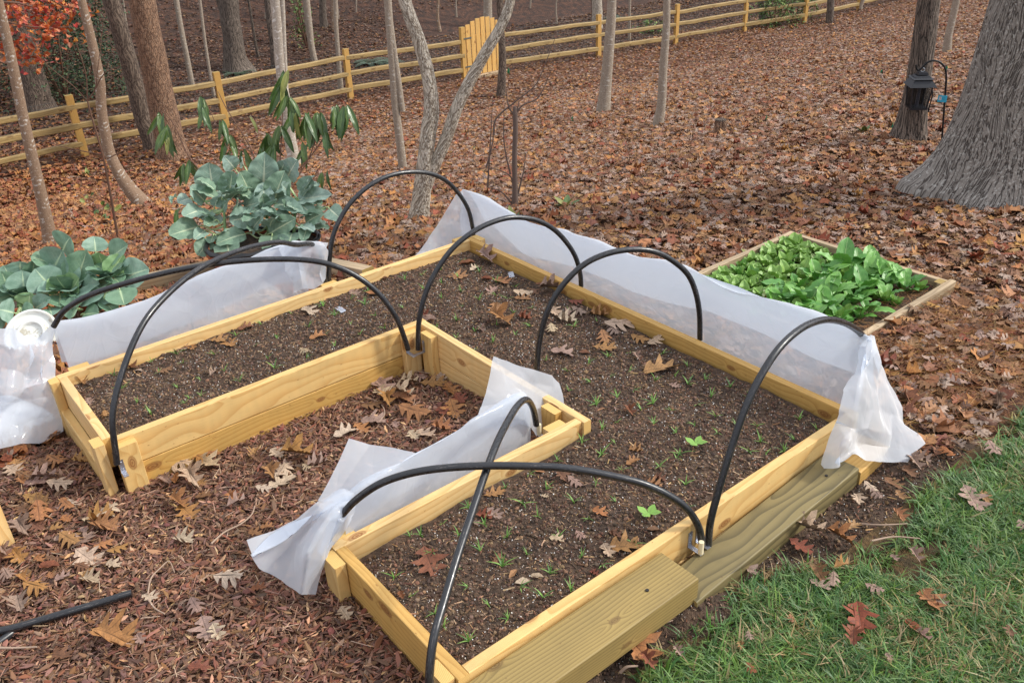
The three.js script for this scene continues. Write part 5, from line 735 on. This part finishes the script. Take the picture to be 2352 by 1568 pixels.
// a cloth through a grid of surveyed points (rows of equal length); creased by sharp folds
function film(rows, { nu = 60, nv = 40, billow = 0.01, crease = 0.1, freq = 4, seed = 1, bf = 2.2, lin = 0 } = {}) {
  const nr = rows.length, nc = rows[0].length, g = (r, c) => rows[clamp(r, 0, nr - 1)][clamp(c, 0, nc - 1)], pos = [], uv = [], idx = [];
  for (let j = 0; j <= nv; j++) for (let i = 0; i <= nu; i++) {
    const rv = j / nv * (nr - 1), cu = i / nu * (nc - 1), r = Math.min(Math.floor(rv), nr - 2), c = Math.min(Math.floor(cu), nc - 2), tv = rv - r, tu = cu - c, p = [0, 0, 0];
    ['x', 'y', 'z'].forEach((k, n) => { if (lin) { p[n] = lerp(lerp(g(r, c)[k], g(r, c + 1)[k], tu), lerp(g(r + 1, c)[k], g(r + 1, c + 1)[k], tu), tv); return; } const col = [-1, 0, 1, 2].map((dr) => cat(g(r + dr, c - 1)[k], g(r + dr, c)[k], g(r + dr, c + 1)[k], g(r + dr, c + 2)[k], tu)); p[n] = cat(...col, tv); });
    pos.push(...p); uv.push(p[0] * 1.1 + p[2] * 0.9, p[1] * 1.1 + (p[2] - p[0]) * 0.3);
  }
  for (let j = 0; j < nv; j++) for (let i = 0; i < nu; i++) { const a = j * (nu + 1) + i, b = a + 1, c = a + nu + 1, d = c + 1; idx.push(a, b, c, b, d, c); }
  const geo = new THREE.BufferGeometry(); geo.setAttribute('position', new THREE.Float32BufferAttribute(pos, 3)); geo.setAttribute('uv', new THREE.Float32BufferAttribute(uv, 2)); geo.setIndex(idx); geo.computeVertexNormals();
  const P = geo.attributes.position, N = geo.attributes.normal;
  const r = rng(seed * 977), pl = [];
  for (let k = 0; k < 9; k++) pl.push([V3(r() - 0.5, r() - 0.5, r() - 0.5).normalize(), (0.5 + 0.9 * r()) * freq * (k > 5 ? 2.1 : 1), r(), k > 5 ? 0.4 : 1]);
  const tri = (v) => Math.abs((((v % 1) + 1) % 1) * 2 - 1), q = V3();
  for (let i = 0; i < P.count; i++) {
    const x = P.getX(i), y = P.getY(i), z = P.getZ(i), w = 0.22 * nz(x * 2.5 + seed, y * 2.5, z * 2.5), m = 0.55 + 0.9 * Math.abs(nz(x * 1.7, y * 1.7 + seed, z * 1.7));
    q.set(x, y, z); let d = 0; for (const [n, f, ph, am] of pl) d += am / f * (tri(q.dot(n) * f + ph + w * f * 0.25) - 0.5);
    d = d * crease * 0.28 * m + billow * nz(x * bf + seed, y * bf, z * bf) * 2;
    P.setXYZ(i, x + N.getX(i) * d, y + N.getY(i) * d, z + N.getZ(i) * d);
  }
  geo.computeVertexNormals(); return geo;
}
const grid = (s, fn) => s.trim().split('|').map((r) => r.trim().split(' ').map((q) => fn(...q.split(',').map(Number))));
{
  // along the back left board
  const s1 = thing('plastic_sheet', 'long white translucent plastic sheet propped along the back left board', 'plastic sheet');
  const ridge1 = '122,742 160,742 205,736 265,718 330,692 390,664 450,640 510,614 560,596 610,572 650,558 690,552'.split(' ').map((q) => onZ(...q.split(',').map(Number), -0.09));
  const prof = [[-0.6, 0.01], [-0.3, 0.005], [-0.12, 0], [-0.035, 0], [0, -0.012], [-0.02, -0.045], [-0.1, -0.085], [-0.28, -0.15]];
  const rows1 = prof.map(([dy, dz]) => ridge1.map((p) => V3(p.x, Math.max(-0.08, p.y + dy), p.z + dz)));
  mesh('sheet', film(rows1, { nu: 150, nv: 60, billow: 0.008, crease: 0.14, freq: 1.8, seed: 2 }), FILM, s1);
  const b1 = grid('640,572,-0.10 672,552,-0.10 700,547,-0.11 728,550,-0.11 752,559,-0.12|650,590,-0.03 676,560,-0.02 704,556,-0.03 732,562,-0.03 753,576,-0.05|655,622,-0.03 684,590,-0.012 712,578,-0.02 736,585,-0.012 753,598,-0.03|672,648,-0.04 692,640,-0.015 716,622,-0.03 738,620,-0.012 752,622,-0.03|676,676,-0.04 700,668,-0.03 722,664,-0.035 742,652,-0.02 750,640,-0.03', (x, y, z) => onZ(x, y, z));
  mesh('bundle', film(b1, { lin: 1, nu: 60, nv: 50, billow: 0.006, crease: 0.30, freq: 5, seed: 4 }), FILM, s1);
  const b2 = grid('-60,760,-0.1 -10,752,-0.08 30,752,-0.06 60,790,-0.04 90,775,-0.06 122,740,-0.06|-60,800,-0.02 0,790,0 40,800,0.02 70,822,-0.02 95,810,0.0 124,790,-0.03|-60,850,0.04 0,845,0.02 30,850,0.05 62,868,0.02 95,850,0.04 126,830,0.0|-60,900,0.06 -5,905,0.10 20,912,0.12 60,890,0.08 100,880,0.06 124,862,0.03|-60,930,0.02 0,935,0.06 30,925,0.06 70,915,0.05 110,905,0.05 122,892,0.04|-60,985,0.12 0,970,0.10 40,980,0.08 80,960,0.06 118,950,0.05 134,935,0.04|-60,1050,0.18 0,1030,0.16 45,1020,0.14 85,1020,0.12 120,1005,0.10 146,990,0.09', (x, y, z) => onZ(x, y, z - 0.02));
  mesh('bundle', film(b2, { lin: 1, nu: 90, nv: 90, billow: 0.012, crease: 0.34, freq: 4.5, seed: 7 }), FILM, s1);
}
{
  // along the back right board, wrapped round both corners
  const s2 = thing('plastic_sheet', 'long white plastic sheet along the back right board, gathered over the right corner hoop', 'plastic sheet');
  const ridge2 = '1062,436 1095,452 1135,473 1190,500 1240,516 1290,530 1350,552 1420,580 1470,594 1530,608 1600,625 1650,642 1700,660 1750,682 1800,705 1850,727 1900,742 1950,758 1992,776'.split(' ').map((q) => onX(...q.split(',').map(Number), 2.455));
  const prof = [[-0.62, 0.0], [-0.34, 0.0], [-0.12, 0.002], [-0.035, 0], [0, 0.014], [-0.022, 0.045], [-0.1, 0.08], [-0.26, 0.13]];
  const rows2 = prof.map(([dy, dx]) => ridge2.map((p, i) => V3(p.x + dx, Math.max(-0.05, p.y + dy), p.z + (i === 0 ? -0.02 : 0))));
  mesh('sheet', film(rows2, { nu: 170, nv: 60, billow: 0.010, crease: 0.14, freq: 1.6, seed: 12 }), FILM, s2);
  const f = grid('1062,436,-0.10 1046,448,-0.11 1026,482,-0.12 1004,520,-0.13 980,552,-0.14 952,584,-0.15|1070,480,-0.085 1054,492,-0.10 1036,512,-0.10 1012,540,-0.12 986,562,-0.12 956,586,-0.13|1082,530,-0.06 1064,540,-0.07 1040,552,-0.07 1016,562,-0.08 990,575,-0.09 960,590,-0.1|1084,560,-0.05 1066,566,-0.05 1044,574,-0.05 1020,582,-0.05 994,590,-0.06 966,600,-0.07', (x, y, z) => onZ(x, y, z));
  mesh('flap', film(f, { lin: 1, nu: 60, nv: 50, billow: 0.006, crease: 0.16, freq: 4, seed: 15 }), FILM, s2);
  const h = grid('1982,790,2.50 1994,774,2.50 2000,770,2.50 2006,774,2.50 2014,792,2.49|1964,848,2.55 1984,838,2.58 2002,836,2.59 2020,842,2.57 2040,852,2.52|1938,900,2.59 1970,890,2.62 2004,893,2.63 2036,900,2.60 2064,918,2.53|1926,945,2.61 1962,942,2.65 2004,942,2.66 2048,950,2.64 2090,975,2.62|1924,968,2.615 1956,985,2.67 1996,985,2.70 2044,1000,2.70 2124,1022,2.70|1900,1020,2.63 1946,1012,2.70 1986,1020,2.69 2040,1030,2.73 2098,1044,2.75|1880,1078,2.625 1922,1062,2.72 1962,1046,2.74 2022,1062,2.76 2084,1064,2.78', (x, y, z) => { const p = onZ(x, y, z); return p.y < 0.13 ? onY(x, y, 0.13) : p; });
  mesh('hood', film(h, { lin: 1, nu: 80, nv: 90, billow: 0.008, crease: 0.30, freq: 4, seed: 19 }), FILM, s2);
}
{
  // in the open bay along the near arm
  const s3 = thing('plastic_sheet', 'crumpled white plastic sheet slung inside the near arm of the bed', 'plastic sheet');
  const z0 = 1.842;
  const ridge = '1206,910 1180,918 1150,936 1100,962 1050,992 1000,1020 950,1046 900,1080 850,1112 800,1146 782,1160'.split(' ').map((q, i) => onZ(...q.split(',').map(Number), 1.725 + (z0 - 1.725) * Math.min(1, i / 7)));
  const prof = [[-0.40, 0.008], [-0.22, 0.004], [-0.1, 0], [-0.03, -0.002], [0, -0.012], [-0.03, -0.04], [-0.12, -0.08], [-0.24, -0.12]];
  mesh('sheet', film(prof.map(([dy, dz]) => ridge.map((p) => V3(p.x, Math.max(0.05, p.y + dy), p.z + dz))), { nu: 100, nv: 50, billow: 0.010, crease: 0.12, freq: 4, seed: 23 }), FILM, s3);
  const flap = grid('800,1008,1.62 850,1022,1.66 900,1028,1.72 955,1040,1.79|780,1055,1.66 820,1068,1.70 865,1072,1.75 905,1078,1.81|755,1105,1.70 790,1112,1.74 825,1112,1.79 852,1112,1.82|730,1152,1.74 752,1154,1.77 775,1154,1.80 800,1148,1.83', (x, y, z) => onZ(x, y, z));
  mesh('flap', film(flap, { lin: 1, nu: 40, nv: 40, billow: 0.008, crease: 0.12, freq: 5, seed: 26 }), FILM, s3);
  const fb = grid('1127,821,1.70 1165,828,1.70 1205,842,1.71 1245,855,1.72 1268,862,1.73 1284,880,1.735|1122,850,1.735 1160,862,1.72 1205,872,1.74 1240,882,1.74 1270,888,1.75 1289,905,1.76|1113,895,1.76 1150,900,1.77 1190,890,1.755 1232,904,1.775 1268,918,1.78 1292,932,1.785|1104,935,1.79 1145,928,1.80 1190,912,1.795 1225,932,1.81 1255,945,1.81 1276,952,1.81|1098,952,1.83 1140,948,1.835 1190,926,1.83 1222,952,1.835 1240,968,1.835 1252,985,1.835|1098,985,1.84 1140,985,1.84 1188,970,1.842 1215,980,1.842 1226,992,1.842 1232,1002,1.842', (x, y, z) => onZ(x, y, z - 0.11));
  mesh('bundle', film(fb, { lin: 1, nu: 70, nv: 60, billow: 0.008, crease: 0.30, freq: 4.5, seed: 29 }), FILM, s3);
  // a fan of folds spreading from the hoop end to the hem
  const hem = [[566, 1240, 1.78], [582, 1282, 1.83], [602, 1314, 1.80], [648, 1334, 1.84], [692, 1364, 1.93], [726, 1366, 1.89], [735, 1292, 1.885], [754, 1248, 1.885], [796, 1202, 1.865]];
  const knot = hem.map((_, i) => [808 + i * 0.8, 1126 + i * 5, 1.838 + i * 0.002]), m1 = [[748, 1152, 1.80], [735, 1170, 1.84], [738, 1180, 1.82], [742, 1190, 1.86], [752, 1194, 1.90], [768, 1198, 1.87], [776, 1192, 1.89], [790, 1186, 1.87], [808, 1178, 1.85]], m2 = [[664, 1190, 1.78], [660, 1222, 1.83], [662, 1240, 1.80], [682, 1254, 1.85], [706, 1270, 1.94], [736, 1272, 1.89], [748, 1240, 1.89], [774, 1216, 1.88], [803, 1190, 1.86]];
  const eb = [knot, m1, m2, hem].map((r) => r.map(([x, y, z]) => onZ(x, y, z)));
  mesh('bundle', film(eb, { lin: 1, nu: 100, nv: 80, billow: 0.008, crease: 0.30, freq: 4.5, seed: 33 }), FILM, s3);
}
// ---------------------------------------------------------------- bug zapper on a hook, markers, stump, pipe, bucket, bag, planks
{
  R = rng(55);
  const black = new THREE.MeshPhysicalMaterial({ color: rgb(34, 36, 42), roughness: 0.45 }), iron = new THREE.MeshStandardMaterial({ color: rgb(24, 25, 28), roughness: 0.5, metalness: 0.4 });
  const hb = onG(2163, 332), D = depth(hb), w = (px) => px * D / F, P = (x, y, d = 0) => onV(x, y, hb).addScaledVector(HF, d).sub(hb);
  const hook = thing('shepherd_hook', 'thin black shepherd hook pole standing before the big oak', 'garden hook', hb.toArray());
  const hp = [P(2163, 345), P(2166, 300), P(2171, 230), P(2174, 190), P(2174, 168), P(2170, 153), P(2160, 143), P(2147, 139), P(2134, 142), P(2124, 150), P(2116, 158), P(2110, 161), P(2106, 156), P(2105, 149)];
  mesh('pole', tube(curve(hp, 70), w(2.1), 10), iron, hook);
  const tagC = document.createElement('canvas'); tagC.width = 128; tagC.height = 96; const cx = tagC.getContext('2d'); cx.fillStyle = '#3fb6d8'; cx.fillRect(0, 0, 128, 96); cx.fillStyle = '#dfe9ee'; cx.fillRect(18, 20, 34, 48); cx.fillStyle = '#9a6f7c'; for (let i = 0; i < 5; i++) cx.fillRect(24, 26 + i * 8, 22, 4); cx.fillStyle = '#2a86b4'; for (let i = 0; i < 4; i++) cx.fillRect(64, 26 + i * 12, 36, 4);
  const tt = new THREE.CanvasTexture(tagC); tt.colorSpace = THREE.SRGBColorSpace;
  const face = Math.atan2(CAM.x - hb.x, CAM.z - hb.z);
  const price = mesh('price_tag', new THREE.BoxGeometry(w(19), w(15), 0.002), new THREE.MeshStandardMaterial({ map: tt, roughness: 0.4 }), hook); price.position.copy(P(2164, 226, -0.012)); price.rotation.y = face;
  // lantern shaped zapper
  const zp = onV(2105, 246, hb), z = thing('bug_zapper', 'black lantern shaped bug zapper hanging from the hook', 'bug zapper', zp.toArray(), face + 0.35), s = w(1);
  const frust = (a, b, h, y, m, n) => { const g = new THREE.CylinderGeometry(a, b, h, 4, 1).rotateY(Math.PI / 4).toNonIndexed(); g.computeVertexNormals(); const o = mesh(n, g, m, z); o.position.y = y; return o; };
  frust(13 * s, 15 * s, 5 * s, 75 * s, black, 'cap'); frust(27 * s, 31 * s, 2.5 * s, 66 * s, black, 'roof_rim'); frust(19 * s, 40 * s, 22 * s, 60 * s, black, 'roof'); frust(27 * s, 27 * s, 4 * s, 0, black, 'tray');
  for (const [a, b] of [[1, 1], [1, -1], [-1, 1], [-1, -1]]) mesh('corner_post', tube([V3(a * 17 * s, 0, b * 17 * s), V3(a * 21 * s, 50 * s, b * 21 * s)], 1.8 * s, 6), black, z);
  const grille = []; for (let k = 0; k < 4; k++) for (let j = 0; j <= 12; j++) { const y = (3 + j * 3.7) * s, e = (17 + 4 * y / (50 * s)) * s, g = new THREE.BoxGeometry(e * 2, 0.5 * s, 0.5 * s).translate(0, y, e); g.rotateY(k * Math.PI / 2); grille.push(g); } for (let k = 0; k < 4; k++) for (let j = -4; j <= 4; j++) { const g = new THREE.BoxGeometry(0.5 * s, 50 * s, 0.5 * s).translate(j * 3.8 * s, 25 * s, 19 * s); g.rotateY(k * Math.PI / 2); grille.push(g); }
  mesh('grille', mergeGeometries(grille), iron, z); const tb = mesh('lamp_tube', new THREE.CylinderGeometry(4 * s, 4 * s, 46 * s, 12), new THREE.MeshStandardMaterial({ color: rgb(70, 74, 84), roughness: 0.3 }), z); tb.position.y = 25 * s;
  mesh('ring', new THREE.TorusGeometry(4 * s, 0.9 * s, 6, 16).translate(0, 82 * s, 0), new THREE.MeshStandardMaterial({ color: rgb(200, 204, 206), metalness: 0.9, roughness: 0.3 }), z);
  mesh('cord', tube(curve([V3(20 * s, 52 * s, 16 * s), V3(24 * s, 30 * s, 18 * s), V3(22 * s, 2 * s, 18 * s), V3(22 * s, -7 * s, 18 * s)], 16), 1.6 * s, 6), iron, z);
  // green plastic markers in the litter
  const gm = new THREE.MeshStandardMaterial({ color: rgb(22, 128, 92), roughness: 0.45 });
  for (const [x, y, l] of [[1089, 350, 'small green marker flag in the litter behind the crooked tree'], [1314, 281, 'small green marker flag in the litter left of the straight sapling'], [1760, 280, 'green marker tag with a pale corner left of the bug zapper'], [2024, 173, 'small green marker flag left of the dark oak trunk'], [2049, 300, 'narrow green marker at the foot of the dark oak trunk'], [1168, 170, 'small green marker by the right gate post'], [2173, 165, 'small green marker seen behind the hook pole']]) { const p = onG(x, y), k = depth(p) / F, o = thing('marker_flag', l, 'marker flag', p.toArray(), face + rr(-0.5, 0.5), 'green marker flags'); const sh = new THREE.Shape([[-3, 0], [3.4, 0], [3, 9], [1, 15], [-1, 12], [-3, 6]].map(([a, b]) => new THREE.Vector2(a * k * 1.1, b * k * 0.95))); mesh('flag', new THREE.ExtrudeGeometry(sh, { depth: 0.004, bevelEnabled: false }), gm, o); mesh('stake', new THREE.CylinderGeometry(0.003, 0.003, 0.16, 6).translate(0, 0, 0), gm, o); }
  // stump
  { const p = onG(1652, 312), k = depth(p) / F, o = thing('tree_stump', 'small weathered brown tree stump half buried in leaves', 'tree stump', p.toArray()); const n = 30, pts = [V3(0, -0.1, 0), V3(0, 0.02, 0), V3(0.01, 22 * k, 0), V3(0.01, 36 * k, 0)]; mesh('trunk', tube(pts, [17 * k, 16 * k, 14 * k, 13.5 * k], 28, { bark: (a, l) => 0.14 * nz(Math.cos(a) * 3, Math.sin(a) * 3, l * 2), uvw: 0.5, uvh: 0.5 }), BROWNBARK, o); mesh('cut_top', new THREE.CylinderGeometry(12 * k, 13 * k, 0.012, 20).translate(0.01, 36 * k + 0.004, 0), SHADEBARK, o); }
  // black pipe lying at lower left, forked at its left end
  { const a = onG(305, 1362), o = thing('black_pipe', 'loose black pipe lying on the mulch at the lower left', 'pipe', [a.x, 0, a.z]); const g = (x, y, l) => { const p = onY(x, y, mulchY(a.x, a.z) + l); return V3(p.x - a.x, p.y, p.z - a.z); };
    mesh('pipe', tube(curve([g(302, 1362, 0.04), g(200, 1393, 0.035), g(100, 1422, 0.03), g(20, 1444, 0.03), g(-80, 1462, 0.03)], 40), 0.0135, 14, { uvw: 0.08, uvh: 0.3 }), PIPE, o);
    const b = thing('black_pipe', 'second black pipe crossing under the loose one at the left edge', 'pipe', [a.x, 0, a.z]); mesh('pipe', tube(curve([g(52, 1432, 0.012), g(20, 1458, 0.014), g(-30, 1492, 0.014), g(-90, 1520, 0.014)], 20), 0.0135, 14, { uvw: 0.08, uvh: 0.3 }), PIPE, b); }
  // corner of another bed at the left edge
  { const p = onY(10, 1245, 0.02), o = thing('bed_post', 'two yellow pine corner posts of another bed at the left edge', 'post', [p.x, 0, p.z]); const m1 = mesh('post', board(0.42, 0.088, 0.04, 811), [PINE, END], o), q1 = onY(22, 1238, 0.03), q2 = onY(-2, 1258, 0.03); m1.position.set(q1.x - p.x - 0.035, 0.12, q1.z - p.z); m1.rotation.set(0.0, 0.35, Math.PI / 2); const m2 = mesh('post', board(0.42, 0.088, 0.04, 812), [PINE2, END], o); m2.position.set(q2.x - p.x - 0.045, 0.12, q2.z - p.z + 0.01); m2.rotation.set(0.0, 0.2, Math.PI / 2); }
  // tipped white bucket behind the left bundle
  { const c = onG(75, 800), D2 = depth(c), cc = onD(72, 768, D2 - 0.1), dir = toCam(cc).multiplyScalar(0.55).add(V3(-0.35, 0.55, 0.1)).normalize(), o = thing('bucket', 'dirty white plastic bucket lid tipped up behind the plastic bundle', 'bucket', cc.toArray()); o.quaternion.setFromUnitVectors(V3(0, 1, 0), dir); const wm = new THREE.MeshStandardMaterial({ map: tex(256, 256, (u, v) => { const n = fbm(u * 6, v * 6, 3) + 0.4 * nz(u * 40, v * 40), d = sst(n, 0.05, 0.4); return mix3([226, 228, 220], [168, 158, 136], d * 0.7); }), roughness: 0.6 }); const r = 0.155;
    mesh('lid', new THREE.LatheGeometry([[0.001, 0.006], [r * 0.42, 0.006], [r * 0.45, 0.022], [r * 0.54, 0.022], [r * 0.57, 0.004], [r * 0.86, 0.004], [r * 0.9, 0.02], [r, 0.02], [r * 1.02, 0.0], [r * 0.98, -0.03]].map((a) => new THREE.Vector2(...a)), 48), wm, o); mesh('body', new THREE.LatheGeometry([[r * 0.96, -0.02], [r * 0.94, -0.06], [r * 0.9, -0.24], [0.001, -0.24]].map((a) => new THREE.Vector2(...a)), 40), wm, o); }
  // printed soil bag under the plastic
  { const cv = document.createElement('canvas'); cv.width = 512; cv.height = 256; const c = cv.getContext('2d'); c.fillStyle = '#e8eaea'; c.fillRect(0, 0, 512, 256); c.fillStyle = '#2f7a5a'; c.fillRect(300, 20, 150, 14); c.fillRect(340, 44, 110, 10); c.fillStyle = '#6a2a2a'; c.font = 'bold 120px sans-serif'; c.fillText('SW', 190, 190); c.fillStyle = '#2d3c8a'; c.font = 'bold 44px sans-serif'; c.fillText('E', 40, 230); c.fillStyle = '#1e4a38'; c.fillRect(0, 90, 60, 50);
    const t = new THREE.CanvasTexture(cv); t.colorSpace = THREE.SRGBColorSpace; const p = onG(20, 1018), o = thing('soil_bag', 'white printed plastic soil bag lying under the sheet at the left edge', 'bag', [p.x - 0.12, p.y, p.z - 0.1], 0.35); const g = new THREE.BoxGeometry(0.62, 0.12, 0.4, 24, 6, 16), q = g.attributes.position; for (let i = 0; i < q.count; i++) { const x = q.getX(i) / 0.31, z = q.getZ(i) / 0.2, e = Math.pow(Math.max(0, 1 - Math.pow(Math.abs(x), 4)), 0.5) * Math.pow(Math.max(0, 1 - Math.pow(Math.abs(z), 4)), 0.5); q.setY(i, (q.getY(i) + 0.06) * (0.15 + 0.85 * e) + 0.012 * nz(x * 3, z * 3, 2) * e); } g.computeVertexNormals(); mesh('bag', g, new THREE.MeshPhysicalMaterial({ map: t, roughness: 0.35, clearcoat: 0.4 }), o); }
  // weathered planks behind the sheet
  const plank = (x0, y0, x1, y1, l, h = 0.1, dy = 0.06) => { const a = onG(x0, y0), b = onG(x1, y1), L = a.distanceTo(b), o = mesh('weathered_plank', board(L, h, 0.09, 830 + x0, 0.008, 0.006), [GREYWOOD, ENDT]); o.position.copy(a).lerp(b, 0.5).add(V3(0, dy, 0)); const d = b.clone().sub(a); o.rotation.set(0, -Math.atan2(d.z, d.x), Math.asin(d.y / L), 'YZX'); tag(o, l, 'plank'); };
  plank(300, 682, 500, 640, 'weathered grey brown plank between the cabbages and the sheet', 0.14, 0.07); plank(745, 628, 850, 652, 'weathered plank end right of the plastic bundle by the hoop'); plank(-60, 735, 60, 722, 'weathered plank end at the left border under the cabbage');
  // scraps of clear plastic on the soil
  const scrap = new THREE.MeshPhysicalMaterial({ color: rgb(200, 206, 220), roughness: 0.5, transmission: 0.4, thickness: 0, clearcoat: 0.6 });
  for (const [x, y, l] of [[1174, 634, 'clear plastic seed label on the soil near the back corner'], [782, 715, 'twisted clear plastic scrap on the soil of the left arm']]) { const p = onSurface(x, y), g = new THREE.PlaneGeometry(0.075, 0.03, 8, 4).rotateX(-Math.PI / 2), q = g.attributes.position; for (let i = 0; i < q.count; i++) q.setY(i, 0.012 + 0.01 * nz(q.getX(i) * 40, 1, q.getZ(i) * 40)); g.computeVertexNormals(); const o = mesh('plastic_scrap', g, scrap); o.position.copy(p).setY(soilY(p.x, p.z)); o.rotation.y = rr(0, 3); tag(o, l, 'scrap'); }
  // twigs on the mulch and by the lawn
  const tw = (px, l, r = 0.004, m = DEADTWIG) => { const pts = px.split(' ').map((s) => { const [x, y] = s.split(',').map(Number), p = onSurface(x, y); p.y = surfaceY(p.x, p.z) + 0.028; return p; }), c = curve(pts, 24), o = mesh('twig', tube(c, c.map((_, i) => lerp(r, r * 0.5, i / 24)), 6), m); tag(o, l, 'twig', 'twigs on the ground'); };
  const pale = new THREE.MeshStandardMaterial({ color: rgb(166, 142, 122), roughness: 0.9 });
  tw('488,1262 520,1236 556,1218 580,1195 588,1175', 'thin pale twig on the mulch left of the crumpled plastic end', 0.004, pale); tw('343,1378 352,1340 372,1318 390,1303 405,1330', 'forked thin twig on the front mulch right of the black pipe', 0.003, pale); tw('345,1392 360,1412 382,1424', 'short curved twig below the end of the black pipe', 0.004, pale); tw('0,1502 40,1504 90,1500', 'straight pale stick at the left edge of the front mulch', 0.005, pale); tw('1460,1480 1490,1462 1520,1450 1545,1440', 'pale twig along the front timber beside the grass', 0.004, pale); tw('1972,1218 2020,1221 2082,1218', 'pale straight twig on the dark soil by the lawn', 0.004, pale); tw('2000,1258 2050,1248 2110,1252', 'long thin bleached twig at the lawn border', 0.004, pale); tw('1425,1560 1440,1548 1465,1545', 'short thick pale twig at the front lawn edge', 0.006, pale); tw('1065,875 1000,870 935,862', 'thin twig at the inner corner of the bay', 0.003, pale); tw('870,985 885,960 870,935 840,925', 'bent twig on the mulch in the inner bay', 0.003, pale); tw('655,1030 620,1040 600,1060', 'thin twig on the mulch near the left arm', 0.003, DEADTWIG);
}
scene.traverse((o) => { if (o.isMesh) o.castShadow = o.receiveShadow = true; });
renderer.render(scene, camera);
